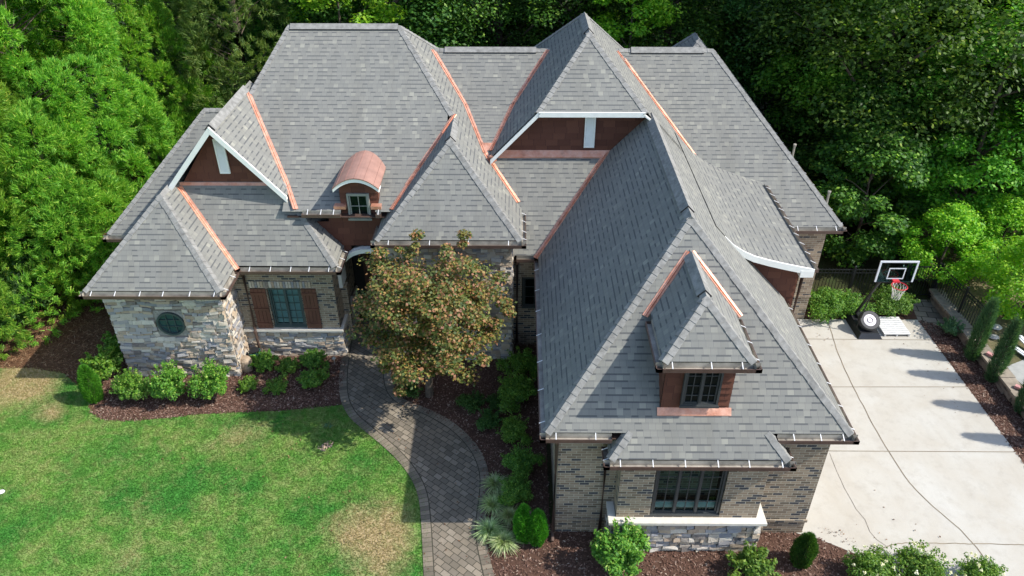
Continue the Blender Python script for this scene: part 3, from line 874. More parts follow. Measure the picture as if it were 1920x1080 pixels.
# ring of thin stones closing the square hole around the round window
rw = Vector((-9.60, 16.85, 1.93))
mb = MB()
for k in range(64):
    a0, a1 = 2 * math.pi * k / 64, 2 * math.pi * (k + 1) / 64
    def edge(a):
        c, s = math.cos(a), math.sin(a); q = .43 / max(abs(c), abs(s)); return (rw.x + c * q * .985, 16.862, 1.90 + s * q)
    def circ(a, y=16.862): return (rw.x + .335 * math.cos(a), y, 1.90 + .335 * math.sin(a))
    mb.poly([circ(a0), circ(a1), edge(a1), edge(a0)]); mb.poly([circ(a0), circ(a1), circ(a1, 17.0), circ(a0, 17.0)])
hb(mb, 'window_surround', flat('surround_stone', (0.30, 0.28, 0.255), 0.9, var=.35, scale=14, bump=.02))
mb = MB()
for k in range(48):
    a0, a1 = 2 * math.pi * k / 48, 2 * math.pi * (k + 1) / 48
    pt = lambda r, a, y: (rw.x + r * math.cos(a), y, 1.90 + r * math.sin(a))
    mb.poly([pt(.385, a0, 16.80), pt(.385, a1, 16.80), pt(.33, a1, 16.80), pt(.33, a0, 16.80)])
    mb.poly([pt(.385, a0, 16.80), pt(.385, a1, 16.80), pt(.385, a1, 16.88), pt(.385, a0, 16.88)])
    mb.poly([pt(.33, a0, 16.80), pt(.33, a1, 16.80), pt(.33, a1, 16.90), pt(.33, a0, 16.90)])
for s in (-.11, .11):
    mb.box(rw.x + s - .012, rw.x + s + .012, 16.845, 16.87, 1.59, 2.21); mb.box(rw.x - .32, rw.x + .32, 16.846, 16.869, 1.90 + s - .01, 1.90 + s + .01)
o = hb(mb, 'window', M['green_frame']); o['label'] = 'round window in the stone wall'
g = MB(); g.poly([pt(.34, 2 * math.pi * k / 48, 16.88) for k in range(48)]); hb(g, 'pane', flat('teal_glass', (0.03, 0.075, 0.075), .12, var=.3, scale=5), o)

# white ledges
mb = MB()
mb.box(2.03, 5.47, 10.80, 10.99, .99, 1.06); mb.box(2.03, 2.19, 10.99, 11.40, .99, 1.06); mb.box(5.28, 5.47, 10.99, 11.40, .99, 1.06)
hb(mb, 'ledge', M['limestone'])['label'] = 'pale ledge under the bay window'
mb = MB(); mb.box(-8.02, -5.09, 17.72, 17.87, .95, 1.02); mb.box(-5.19, -5.09, 17.87, 19.5, .95, 1.02)
hb(mb, 'ledge', M['limestone'])['label'] = 'pale ledge under the shuttered window'

# siding in overlapping courses, clipped to any convex outline in x, z
def siding(mb, outline, y, course=.19, face=-1):
    zs = [p[1] for p in outline]
    z = math.floor(min(zs) / course) * course
    while z < max(zs):
        poly = [((p[0], p[1]), None) for p in outline]
        poly = clip2(poly, 0, 1, -(z + course), 0); poly = clip2(poly, 0, -1, z, 0) if poly else poly
        if len(poly) >= 3:
            pts = [(q[0], y - .03 * (1 - (q[1] - z) / course) * 1.0, q[1]) for q, _ in poly]
            mb.poly(pts, uv=[(q[0], q[1] - z + z) for q, _ in poly])
            lo = [q for q, _ in poly if abs(q[1] - z) < 1e-6]
            if len(lo) >= 2:
                a, b = min(q[0] for q in lo), max(q[0] for q in lo)
                mb.poly([(a, y, z), (b, y, z), (b, y - .03, z), (a, y - .03, z)])
        z += course
def siding_side(mb, x, y0, y1, z0, z1, sgn, course=.19, lap=.012):
    z = z0
    while z < z1:
        zt = min(z + course, z1)
        mb.poly([(x + sgn * lap, y0, z), (x + sgn * lap, y1, z), (x, y1, zt), (x, y0, zt)], uv=[(y0, z), (y1, z), (y1, zt), (y0, zt)])
        mb.poly([(x + sgn * lap, y0, z), (x + sgn * lap, y1, z), (x, y1, z), (x, y0, z)])
        z = zt
# wide gable
mb = MB(); siding(mb, [(-.62, 5.40), (3.6, 5.40), (3.6, 6.80), (.50, 6.80)], 20.42)
hb(mb, 'gable_wall', M['siding'])['label'] = 'wide dark brown gable under the clipped peak'
mb = MB(); siding(mb, [(-9.30, 5.10), (-6.45, 5.0), (-6.45, 5.1), (-8.0, 6.90)], 18.97)
hb(mb, 'gable_wall', M['siding'])['label'] = 'small brown triangle gable'
def vent(x0, x1, z0, z1, y):
    mb = MB(); t = .035
    mb.box(x0, x0 + t, y - .05, y, z0, z1); mb.box(x1 - t, x1, y - .05, y, z0, z1); mb.box(x0 + t, x1 - t, y - .05, y, z0, z0 + t); mb.box(x0 + t, x1 - t, y - .05, y, z1 - t, z1)
    z = z0 + t
    while z < z1 - t - .01:
        mb.poly([(x0 + t, y - .045, z), (x1 - t, y - .045, z), (x1 - t, y - .012, z + .042), (x0 + t, y - .012, z + .042)]); z += .05
    mb.box(x0 + .01, x1 - .01, y - .012, y - .004, z0 + .01, z1 - .01)
    return hb(mb, 'louvre_vent', M['white_trim'])
vent(1.92, 2.22, 5.66, 6.72, 20.38); vent(-8.12, -7.84, 5.50, 6.50, 18.93)
# copper at gable feet
mb = MB(); mb.hexa([(-.70, 20.26, 5.33), (2.70, 20.26, 5.33), (2.70, 20.40, 5.49), (-.70, 20.40, 5.49), (-.70, 20.26, 5.40), (2.70, 20.26, 5.40), (2.70, 20.39, 5.56), (-.70, 20.39, 5.56)])
hb(mb, 'base_flashing', M['copper'])
z0 = zof(pD_S, 0, 18.80)
mb = MB(); mb.hexa([(-9.32, 18.84, z0 - .03), (-6.65, 18.84, z0 - .03), (-6.65, 18.94, z0 + .10), (-9.32, 18.94, z0 + .10), (-9.32, 18.84, z0 + .04), (-6.65, 18.84, z0 + .04), (-6.65, 18.935, z0 + .18), (-9.32, 18.935, z0 + .18)])
hb(mb, 'base_flashing', M['copper'])
# rakes
def rake(mb, a, b, y, drop, t=.04, back=.4, pos=None):
    a, b = Vector((a[0], y, a[1])), Vector((b[0], y, b[1])); dn = Vector((0, 0, -drop))
    mb.hexa([a + dn, b + dn, b + dn + Vector((0, t, 0)), a + dn + Vector((0, t, 0)), a, b, b + Vector((0, t, 0)), a + Vector((0, t, 0))])
    s = Vector((0, 0, -drop * .55)); B = Vector((0, back, 0))
    mb.poly([a + s, b + s, b + s + B, a + s + B])
mb = MB()
rake(mb, (.595, 6.86), (-.76, 5.435), 19.96, .14)
mb.box(.60, 3.53, 19.955, 19.999, 6.72, 6.86); mb.box(.62, 3.5, 20.0, 20.4, 6.74, 6.76)
mb.bar((3.53, 19.98, 6.77), (3.75, 19.98, 6.60), .04, .16, (0, -1, 0))
hb(mb, 'fascia', M['white_trim'], rH)
mb = MB(); zr = zof(pD_E, -8, 0)
rake(mb, (-8.0, zr + .01), (-6.30, zof(pD_E, -6.30, 0) + .01), 18.51, .20); rake(mb, (-8.0, zr + .01), (-9.46, zof(pD_W, -9.46, 0) + .01), 18.512, .20)
hb(mb, 'fascia', M['white_trim'], rB)

# --- garage wing dormer
wy = 11.557
dm = MB(); siding(dm, [(2.97, 3.62), (4.36, 3.62), (4.36, 5.05), (2.97, 5.05)], wy, .16)
siding_side(dm, 2.97, wy, 13, 3.6, 5.05, -1, .16); siding_side(dm, 4.36, wy, 13, 3.6, 5.05, 1, .16)
dormer = hb(dm, 'dormer', M['siding']); dormer['label'] = 'square brown dormer on the garage wing'
def window(x0, x1, z0, z1, y, cols, rows, fm, leaves=1, parent=None, t=.045, blinds=0, sill=True, label=None, deep=.05, back=.5):
    mb = MB()
    mb.box(x0, x0 + t, y - deep, y + .02, z0, z1); mb.box(x1 - t, x1, y - deep, y + .02, z0, z1)
    mb.box(x0 + t, x1 - t, y - deep, y + .02, z0, z0 + t); mb.box(x0 + t, x1 - t, y - deep, y + .02, z1 - t, z1)
    W_ = (x1 - x0 - 2 * t) / leaves
    for k in range(leaves):
        a = x0 + t + W_ * k; b = a + W_
        if k: mb.box(a - .028, a + .028, y - deep * .8, y + .018, z0 + t, z1 - t)
        s = .03
        mb.box(a + .01, a + .01 + s, y - .02, y + .016, z0 + t, z1 - t); mb.box(b - .01 - s, b - .01, y - .02, y + .016, z0 + t, z1 - t)
        mb.box(a + .04, b - .04, y - .021, y + .015, z0 + t, z0 + t + s); mb.box(a + .04, b - .04, y - .021, y + .015, z1 - t - s, z1 - t)
        for c in range(1, cols):
            xx = a + (b - a) * c / cols; mb.box(xx - .009, xx + .009, y - .012, y + .004, z0 + t + s, z1 - t - s)
        for r in range(1, rows):
            zz = z0 + (z1 - z0) * r / rows; mb.box(a + .04, b - .04, y - .0125, y + .0035, zz - .009, zz + .009)
    if sill: mb.box(x0 - .02, x1 + .02, y - deep - .03, y - deep + .001, z0 - .03, z0 + .02)
    o = hb(mb, 'window', fm, parent)
    if label: o['label'] = label
    if parent is None or True:
        tgt = o if parent is None else parent
        g = MB(); g.poly([(x0 + t, y + .01, z0 + t), (x1 - t, y + .01, z0 + t), (x1 - t, y + .01, z1 - t), (x0 + t, y + .01, z1 - t)]); hb(g, 'pane', M['glass'], tgt)
        i = MB(); d = back
        i.poly([(x0, y + d, z0), (x1, y + d, z0), (x1, y + d, z1), (x0, y + d, z1)])
        if back > .1: i.poly([(x0, y + .02, z0), (x0, y + d, z0), (x0, y + d, z1), (x0, y + .02, z1)])
        if back > .1: i.poly([(x1, y + .02, z0), (x1, y + d, z0), (x1, y + d, z1), (x1, y + .02, z1)]); i.poly([(x0, y + .02, z0), (x1, y + .02, z0), (x1, y + d, z0), (x0, y + d, z0)]); i.poly([(x0, y + .02, z1), (x1, y + .02, z1), (x1, y + d, z1), (x0, y + d, z1)])
        hb(i, 'window_recess', M['interior'], tgt)
        if blinds:
            s = MB(); z = z0 + t + .02
            while z < z0 + (z1 - z0) * blinds:
                s.poly([(x0 + t + .01, y + .06, z), (x1 - t - .01, y + .06, z), (x1 - t - .01, y + .10, z + .028), (x0 + t + .01, y + .10, z + .028)]); z += .055
            s.box(x0 + t + .01, x1 - t - .01, y + .11, y + .12, z0 + t, z0 + t + (.22 if blinds < .9 else .20))
            hb(s, 'blind', M['blind'], tgt)
    return o
window(3.34, 4.10, 3.90, 4.92, wy - .06, 2, 4, M['frame'], 2, dormer, back=.024)
mb = MB(); a, b = zof(pK_S, 0, 11.45), zof(pK_S, 0, 11.56)
mb.hexa([(2.90, 11.45, a + .0), (4.42, 11.45, a + .0), (4.42, 11.55, b + .01), (2.90, 11.55, b + .01), (2.90, 11.445, a + .02), (4.42, 11.445, a + .02), (4.42, 11.54, b + .04), (2.90, 11.54, b + .04)])
hb(mb, 'flashing', M['copper'], dormer)
window(2.95, 4.43, 1.12, 2.64, 11.05, 2, 4, M['frame'], 3, label='triple casement bay window', blinds=.02)
window(-7.11, -6.19, 1.05, 2.40, 17.93, 2, 5, M['green_frame'], 2, label='double window between brown shutters', blinds=.95)
window(.18, .88, 1.40, 2.45, 18.46, 2, 3, M['frame'], 1, label='dark court window beside the garage wing')
for x0, x1 in ((-7.60, -7.16), (-6.14, -5.72)):
    mb = MB(); n = 4; w = (x1 - x0) / n
    for k in range(n): mb.box(x0 + w * k + .004, x0 + w * (k + 1) - .004, 17.80, 17.835, 1.03, 2.42)
    for zz in (1.15, 1.68, 2.22): mb.box(x0, x1, 17.775, 17.80, zz, zz + .08)
    hb(mb, 'shutter', M['shutter'])
mb = MB()   # soldier course above that window
for k in range(22):
    x = -7.6 + k * .08
    mb.box(x + .004, x + .070, 17.825, 17.852, 2.45, 2.66)
hb(mb, 'lintel', stone_mat('soldier_brick'))

# --- siding wall over the arched entry
ex, er, ez, ey = -4.27, .83, 2.42, 18.6
mb = MB()
for z in np.arange(1.9, 5.3, .19):
    zt = z + .19
    x0, x1 = (-5.25, -3.4) if z >= 4.35 - .2 else (-6.2, -3.3)
    if z >= 4.5: x0, x1 = -4.83, -3.80
    segs = [(x0, x1)]
    if z < ez + er + .12:
        zz = max(z, ez); hw = math.sqrt(max(0, (er + .10) ** 2 - (zz - ez) ** 2)) if zz - ez < er + .1 else 0
        if hw > 0: segs = [(x0, ex - hw), (ex + hw, x1)]
    for a, b in segs:
        if b - a < .02: continue
        mb.poly([(a, ey - .03, z), (b, ey - .03, z), (b, ey, zt), (a, ey, zt)], uv=[(a, z), (b, z), (b, zt), (a, zt)])
        mb.poly([(a, ey - .03, z), (b, ey - .03, z), (b, ey, z), (a, ey, z)])
hb(mb, 'siding_wall', M['siding'])['label'] = 'red brown siding above the arched entry'
mb = MB(); n = 32
P2 = lambda r, a, y: (ex + r * math.cos(a), y, ez + r * math.sin(a))
for k in range(n):
    a0, a1 = math.pi * k / n, math.pi * (k + 1) / n
    for y0, y1 in ((18.42, 18.62),):
        mb.poly([P2(er, a0, y0), P2(er, a1, y0), P2(er + .13, a1, y0), P2(er + .13, a0, y0)])
        mb.poly([P2(er + .13, a0, y0), P2(er + .13, a1, y0), P2(er + .13, a1, y1), P2(er + .13, a0, y1)])
        mb.poly([P2(er, a0, y0), P2(er, a1, y0), P2(er, a1, 19.0), P2(er, a0, 19.0)])
for s in (-1, 1):
    xa, xb = sorted((ex + s * er, ex + s * (er + .13))); mb.box(xa, xb, 18.42, 19.0, 2.05, ez)
hb(mb, 'arch_trim', M['white_trim'])['label'] = 'white arch over the entry'
mb = MB()
mb.box(-5.2, -5.02, 18.55, 18.75, 0, 2.05); hb(mb, 'entry_jamb', M['brick'])
mb = MB(); mb.box(-3.62, -3.45, 18.55, 18.75, 0, 2.05)
hb(mb, 'entry_jamb', M['brick'])
mb = MB()
mb.poly([(-5.19, 20.3, 0), (-3.5, 20.3, 0), (-3.5, 20.3, 3.6), (-5.19, 20.3, 3.6)]); mb.poly([(-5.21, 18.7, 3.35), (-3.4, 18.7, 3.35), (-3.4, 20.3, 3.35), (-5.21, 20.3, 3.35)])
hb(mb, 'entry_recess', M['interior'])
mb = MB(); mb.box(-4.85, -3.75, 20.2, 20.27, 0.05, 2.5)
for k in range(4): mb.box(-4.80 + k * .26, -4.60 + k * .26, 20.18, 20.2, .3, 2.3)
hb(mb, 'front_door', M['door'])

# --- arched copper dormer
dxm = -4.30
od = MB(); siding(od, [(-4.83, 4.30), (-3.79, 4.30), (-3.79, 5.42), (-4.05, 5.60), (-4.30, 5.64), (-4.57, 5.58), (-4.83, 5.42)], 18.52, .16)
siding_side(od, -4.83, 18.52, 19.9, 4.4, 5.46, -1, .16); siding_side(od, -3.79, 18.52, 19.9, 4.4, 5.46, 1, .16)
odo = hb(od, 'dormer', M['siding']); odo['label'] = 'small arched dormer with a copper roof'
window(-4.63, -4.02, 4.36, 5.13, 18.46, 2, 2, M['tan_frame'], 1, odo, t=.05, back=.024)
ac = MB(); wt = MB()
arc = []
for k in range(17):
    t = -1 + 2 * k / 16
    arc.append((dxm + .62 * t, 5.72 - .30 * t * t))
for k in range(16):
    (xa, za), (xb, zb) = arc[k], arc[k + 1]
    nseg = 1
    ac.poly([(xa, 18.16, za), (xb, 18.16, zb), (xb, 20.2, zb + .02), (xa, 20.2, za + .02)], smooth=True)
    ac.poly([(xa, 18.16, za), (xb, 18.16, zb), (xb, 18.16, zb - .03), (xa, 18.16, za - .03)])
    wt.poly([(xa, 18.18, za - .03), (xb, 18.18, zb - .03), (xb, 18.18, zb - .13), (xa, 18.18, za - .13)])
    wt.poly([(xa, 18.18, za - .13), (xb, 18.18, zb - .13), (xb, 18.53, zb - .10), (xa, 18.53, za - .10)])
for k in range(1, 6):
    t = k / 6; y = 18.16 + 1.6 * t
for t in (-.8, -.4, 0, .4, .8):
    x = dxm + .62 * t; z = 5.72 - .30 * t * t
    ac.bar((x, 18.16, z + .003), (x, 20.1, z + .023), .010, .010)
for s in (-1, 1):
    x = dxm + s * .62; ac.poly([(x, 18.16, 5.42), (x, 20.2, 5.44), (x, 20.2, 5.39), (x, 18.16, 5.37)])
hb(ac, 'dormer_roof', M['copper_roof'], odo); hb(wt, 'fascia', M['white_trim'], odo)
mb = MB(); zz = zof(pA_F, 0, 18.45)
mb.box(-4.99, -4.66, 18.30, 18.50, zz - .06, zz + .03); hb(mb, 'flashing', M['copper'], odo)
mb = MB(); mb.box(-3.98, -3.70, 18.30, 18.50, zz - .06, zz + .03)
hb(mb, 'flashing', M['copper'], odo)

# side wall beneath the swept roof
mb = MB()
siding(mb, [(4.9, 2.0), (7.13, 2.0), (7.13, 4.42), (6.2, 4.60), (5.5, 4.85), (4.9, 5.30)], 16.1, .19)
siding_side(mb, 7.14, 16.1, 19.9, 2.0, 4.4, 1)
hb(mb, 'siding_wall', M['siding'])['label'] = 'brown siding wall under the swept roof'
mb = MB(); mb.box(6.5, 7.15, 16.05, 19.8, 1.0, 2.0); hb(mb, 'brick_wall', M['brick'])

# downspouts
def spout(pts, label=None):
    mb = MB(); mb.tube(pts, .042, 8)
    for p in pts[1:-1]: mb.lathe(p, [(0, -.04), (.052, -.04), (.052, .04), (0, .04)], 8)
    o = hb(mb, 'downspout', M['brown_metal']); return o
spout([(1.90, 10.9, 2.78), (1.93, 11.34, 2.55), (1.93, 11.34, .12), (1.93, 11.2, .05)]); spout([(.72, 11.2, 3.15), (.86, 11.32, 3.0), (.86, 11.32, .12), (.84, 11.1, .05)])
spout([(-7.60, 17.42, 3.18), (-7.68, 17.78, 2.95), (-7.68, 17.76, 1.1), (-7.68, 17.70, .95), (-7.68, 17.74, .1), (-7.60, 17.6, .05)])
spout([(.10, 18.1, 3.2), (.02, 18.33, 3.0), (.02, 18.33, .1), (.02, 18.2, .05)]); spout([(7.25, 16.0, 4.3), (7.2, 16.02, 4.1), (7.2, 16.02, .2), (7.3, 16.0, .1)])
for x, y, z in ((8.85, 22.6, 4.35), (9.42, 20.6, 3.7)):
    mb = MB(); mb.tube([(x, y, z - .3), (x, y, z + .42)], .035, 10); mb.lathe((x, y, z + .42), [(.05, 0), (.05, .05), (0, .06)], 10)
    hb(mb, 'vent_pipe', M['gutter_in'])

# ---------------------------------------------------------------- ground
def sheet(name, pts, z, mat, kind='structure'):
    mb = MB(); mb.poly([(p[0], p[1], z) for p in pts]); o = mb.build(name, mat)
    o['kind'] = kind
    return o
sheet('ground', [(-300, -60), (300, -60), (300, 500), (-300, 500)], -.012, M['forest_floor'])
pathL = [G(*p) for p in [(662, 600), (652, 650), (646, 690), (644, 722), (647, 752), (662, 780), (700, 811), (733, 838), (761, 866), (784, 899), (796, 930), (801, 986), (806, 1080), (812, 1180)]]
pathR = [G(*p) for p in [(735, 600), (728, 650), (724, 700), (730, 736), (752, 757), (778, 764), (808, 777), (842, 795), (875, 824), (898, 856), (909, 893), (906, 933), (898, 986), (902, 1027), (916, 1080), (930, 1180)]]
def resample(pts, n):
    d = [0]
    for a, b in zip(pts, pts[1:]): d.append(d[-1] + (b - a).length)
    out = []
    for k in range(n):
        t = d[-1] * k / (n - 1); i = max(j for j in range(len(d)) if d[j] <= t + 1e-9); i = min(i, len(pts) - 2)
        f = (t - d[i]) / max(1e-9, d[i + 1] - d[i]); out.append(pts[i].lerp(pts[i + 1], f))
    for _ in range(3):
        out = [out[0]] + [(out[k - 1] + out[k] * 2 + out[k + 1]) / 4 for k in range(1, n - 1)] + [out[-1]]
    return out
PL, PR = resample(pathL, 60), resample(pathR, 60)
lawn_top = [G(*p) for p in [(652, 758), (603, 763), (530, 770), (448, 773), (367, 777), (310, 784), (228, 790), (190, 786), (172, 775), (165, 740), (120, 700), (60, 690), (-40, 690), (-300, 700), (-900, 700)]]
lawn_poly = [Vector((p.x, p.y, 0)) for p in PL if p.y < lawn_top[0].y] + []
lawn_pts = [lawn_top[0]] + lawn_poly + [Vector((-1.2, -20, 0)), Vector((-60, -20, 0)), Vector((-60, 17, 0))] + lawn_top[::-1][:-1]
sheet('lawn', lawn_pts, -.004, M['lawn'])
mul1 = [G(*p) for p in [(652, 758), (603, 763), (530, 770), (448, 773), (367, 777), (310, 784), (228, 790), (190, 786), (172, 775), (165, 740), (180, 700)]] + [Vector((-11.9, 17.5, 0)), Vector((-8, 18, 0)), Vector((-5.3, 18.2, 0)), G(648, 690), G(646, 720)]
sheet('mulch_bed', mul1, 0.0, M['mulch'])
straw = [G(172, 775), G(165, 740), G(120, 700), G(60, 690), G(-40, 690), Vector((-40, 16.6, 0)), Vector((-40, 30, 0)), Vector((-11, 30, 0)), Vector((-11, 17.2, 0)), G(210, 700)]
sheet('pine_straw', straw, -.008, M['straw'])
mul2 = [p for p in PR if p.y < 18.3][0:] + [Vector((0, 4, 0)), Vector((9.5, 4, 0)), Vector((9.0, 8.5, 0)), G(1680, 1075), G(1611, 1042), G(1578, 1028), G(1530, 1009), G(1498, 1001), Vector((6.6, 11.5, 0)), Vector((.8, 11.6, 0)), Vector((.8, 19, 0)), Vector((-3, 19, 0))]
sheet('mulch_bed', mul2, 0.0, M['mulch'])
# path and its edging
mb = MB()
for k in range(59): mb.poly([PL[k], PL[k + 1], PR[k + 1], PR[k]])
for v_ in range(len(mb.v)): mb.v[v_] = (mb.v[v_][0], mb.v[v_][1], .012)
o = mb.build('path', M['paver']); o['kind'] = 'structure'
mb = MB()
for A_, s in ((PL, -1), (PR, 1)):
    L = 0
    for k in range(59):
        a, b = A_[k], A_[k + 1]; d = (b - a); l = d.length
        na = Vector((-d.y, d.x, 0)).normalized() * s
        if k: na0 = nprev
        else: na0 = na
        w = .24
        q = [a - na0 * w * 0.45, b - na * w * 0.45, b + na * w * .55, a + na0 * w * .55]
        mb.poly([(p.x, p.y, .017) for p in q], uv=[(L, 0), (L + l, 0), (L + l, .255), (L, .255)])
        nprev = na; L += l
o = mb.build('path_edging', M['paver_edge']); o['kind'] = 'structure'

# driveway
dl = [G(1498, 1001), G(1530, 1009), G(1578, 1028), G(1611, 1042), G(1680, 1075), Vector((9.6, 7.5, 0)), Vector((11, 3, 0)), Vector((24, -6, 0)), Vector((24, 6, 0)), Vector((14.5, 10, 0)), Vector((12.95, 12.6, 0)), Vector((12.93, 19.75, 0)), Vector((7.0, 19.75, 0)), Vector((6.5, 11.4, 0))]
drv = sheet('driveway', dl, .008, M['concrete'])
def strip(name, pts, w, z, mat, parent=None):
    mb = MB(); pts = [Vector((p[0], p[1], z)) for p in pts]
    for a, b in zip(pts, pts[1:]):
        d = (b - a).normalized(); n = Vector((-d.y, d.x, 0)) * (w / 2)
        mb.poly([a - n, b - n, b + n, a + n])
    return mb.build(name, mat, parent)
M['joint'] = flat('joint', (0.20, 0.165, 0.115), 0.95, var=.4, scale=3)
M['crack'] = flat('crack', (0.24, 0.21, 0.17), 0.95, var=.4, scale=6)
_rj = random.Random(77)
def curve(pts, n=40): return [p + Vector((_rj.uniform(-.012, .012), _rj.uniform(-.012, .012), 0)) for p in resample([Vector((p.x, p.y, 0)) for p in pts], n)]
for pts in ([(1552, 600), (1570, 660), (1590, 706), (1625, 775), (1665, 847), (1710, 915), (1760, 960), (1810, 1000), (1850, 1050), (1880, 1100)],):
    strip('control_joint', curve([G(*p) for p in pts]), .026, .013, M['joint'], drv)
for v1, v2, a, b in ((636, 638, 1500, 1746), (726, 726, 1560, 1816), (846, 848, 1545, 1906)):
    strip('control_joint', [G(a, v1), G(b, v2)], .022, .0135, M['joint'], drv)
strip('control_joint', curve([G(*p) for p in [(1648, 1030), (1675, 1020), (1720, 1018), (1800, 1020), (1925, 1022)]]), .022, .0135, M['joint'], drv)
rc = random.Random(3)
cp = [G(u + rc.uniform(-3, 3), v_) for u, v_ in [(1557, 850), (1563, 870), (1570, 885), (1578, 905), (1582, 915), (1597, 935), (1608, 955), (1620, 975), (1632, 997), (1645, 1012), (1658, 1024)]]
strip('crack', cp, .013, .0137, M['crack'], drv)
# flags at the far corner of the drive
sheet('paved_corner', [G(1704, 562), G(1753, 562), G(1783, 620), G(1748, 636), Vector((12.94, 19.7, 0)), Vector((12.94, 19.76, 0))], .004, paver_mat('slate_flags', R(10), .45, .3, True, 0.9))
sheet('mulch_bed', [Vector((9.3, 19.8, 0)), Vector((12.94, 19.8, 0)), G(1704, 562), Vector((13.1, 21.2, 0)), Vector((9.2, 21.2, 0))], 0.0, M['mulch'])
sheet('mulch_bed', [Vector((12.94, 19.7, 0)), G(1783, 620), Vector((13.8, 19.2, 0)), Vector((13.8, 12.0, 0)), Vector((16, 9, 0)), Vector((14.5, 10, 0)), Vector((12.95, 12.6, 0))], 0.0, M['mulch'])
# higher ground on the right, held by the stone wall
mb = MB()
gx = [13.9, 15.5, 18, 22, 30, 60]; gy = [4, 12, 16, 18, 20, 22, 26, 34]
hz = lambda x, y: .33 * (1 if y < 22 else max(0, 1 - (y - 22) / 8)) - .004
for i in range(len(gx) - 1):
    for j in range(len(gy) - 1):
        q = [(gx[i], gy[j]), (gx[i + 1], gy[j]), (gx[i + 1], gy[j + 1]), (gx[i], gy[j + 1])]
        mb.poly([(x, y, hz(x, y)) for x, y in q], smooth=True)
o = mb.build('terrace_ground', M['earth']); o['kind'] = 'structure'
sheet('patio', [G(1880, 690, .34), G(1925, 672, .34), Vector((17, 17, 0)), Vector((17, 13, 0)), Vector((14.4, 13.5, 0)), Vector((14.4, 15.6, 0))], .337, flat('patio_slab', (.32, .32, .30), .9, var=.12))

# loose chips, straw and blades
def inside(P, poly):
    x, y = P[:, 0], P[:, 1]; c = np.zeros(len(P), bool)
    n = len(poly)
    for i in range(n):
        x1, y1, x2, y2 = poly[i][0], poly[i][1], poly[(i + 1) % n][0], poly[(i + 1) % n][1]
        if y1 == y2: continue
        k = ((y1 > y) != (y2 > y)) & (x < (x2 - x1) * (y - y1) / (y2 - y1) + x1)
        c ^= k
    return c
nr = np.random.default_rng(4)
def scatter(poly, box, n):
    P = np.stack([nr.uniform(box[0], box[1], n), nr.uniform(box[2], box[3], n)], 1)
    return P[inside(P, poly)]
def chips(name, poly, box, n, L, Wd, mat, label, z=.012):
    P = scatter(poly, box, n); k = len(P)
    a = nr.uniform(0, 6.28, k); l = nr.uniform(.5, 1.2, k) * L; w = nr.uniform(.5, 1.2, k) * Wd
    d = np.stack([np.cos(a), np.sin(a), nr.uniform(-.35, .35, k)], 1); s = np.stack([-np.sin(a), np.cos(a), nr.uniform(-.5, .5, k)], 1)
    P = P + nr.normal(0, .03, P.shape)
    c = np.concatenate([P, nr.uniform(z * .6, z * 2.2, (k, 1))], 1)
    V = np.stack([c - d * l[:, None] - s * w[:, None], c + d * l[:, None] - s * w[:, None], c + d * l[:, None] + s * w[:, None], c - d * l[:, None] + s * w[:, None]], 1).reshape(-1, 3)
    o = np_obj(name, V, np.arange(4 * k).reshape(-1, 4), mat)
    tag(o, label, 'mulch', kind='stuff')
chips('bark_mulch', [(p.x, p.y) for p in mul1], (-12, -5, 14.5, 18.5), 26000, .028, .012, M['chip'], 'brown bark mulch in the left front bed')
chips('bark_mulch', [(p.x, p.y) for p in mul2], (-3.5, 8, 8.3, 19), 60000, .026, .011, M['chip'], 'brown bark mulch around the garage wing and maple')
chips('bark_mulch', [(12.94, 19.7), (13.8, 19.3), (13.8, 12), (12.95, 12.6)], (12.9, 13.9, 12, 19.8), 9000, .03, .012, M['chip'], 'brown bark mulch between the driveway and low stone wall')
chips('pine_straw_litter', [(p.x, p.y) for p in straw], (-20, -11, 14.8, 24), 45000, .06, .006, M['straw_chip'], 'rusty pine straw under the big cedars')
def blades(name, poly, box, n, label):
    P = scatter(poly, box, n); k = len(P)
    a = nr.uniform(0, 6.28, k); h = nr.uniform(.018, .045, k); w = .006 + h * .12
    P = P + nr.normal(0, .045, P.shape)
    b = np.concatenate([P, np.full((k, 1), -.004)], 1)
    s = np.stack([np.cos(a), np.sin(a), np.zeros(k)], 1) * w[:, None]
    tip = b + np.stack([nr.normal(0, .018, k), nr.normal(0, .018, k), h], 1)
    V = np.stack([b - s, b + s, tip], 1).reshape(-1, 3)
    o = np_obj(name, V, np.arange(3 * k).reshape(-1, 3), M['blade'])
    tag(o, label, 'grass', kind='stuff')
blades('grass', [(p.x, p.y) for p in lawn_pts], (-19, -.8, 8.5, 17.3), 430000, 'short green lawn grass with dry tan patches')

def litter(name, C, n, spread, size, mat, label, z):
    k = len(C) * n; c = np.repeat(np.array([(p.x, p.y) for p in C]), n, 0) + nr.normal(0, spread, (k, 2))
    a = nr.uniform(0, 6.28, k); t = np.stack([np.cos(a), np.sin(a), nr.uniform(-.3, .3, k)], 1); b = np.stack([-np.sin(a), np.cos(a), nr.uniform(-.3, .3, k)], 1)
    s_ = size * nr.uniform(.5, 1.2, (k, 1)); p3 = np.concatenate([c, nr.uniform(z, z + .02, (k, 1))], 1)
    V = np.stack([p3 - t * s_ * .5, p3 + b * s_ * .3, p3 + t * s_ * .5, p3 - b * s_ * .3], 1).reshape(-1, 3)
    o = np_obj(name, V, np.arange(len(V)).reshape(-1, 4), mat); tag(o, label, 'litter', kind='stuff')
litter('leaf_litter', [G(u, v_) for u, v_ in ((700, 700), (690, 760), (740, 800), (790, 830), (830, 860), (880, 900), (560, 840), (450, 900), (650, 930), (300, 860), (860, 960), (600, 1000), (830, 1040))], 9, .45, .055, M['straw_chip'], 'scattered fallen leaves on the path and lawn', .022)
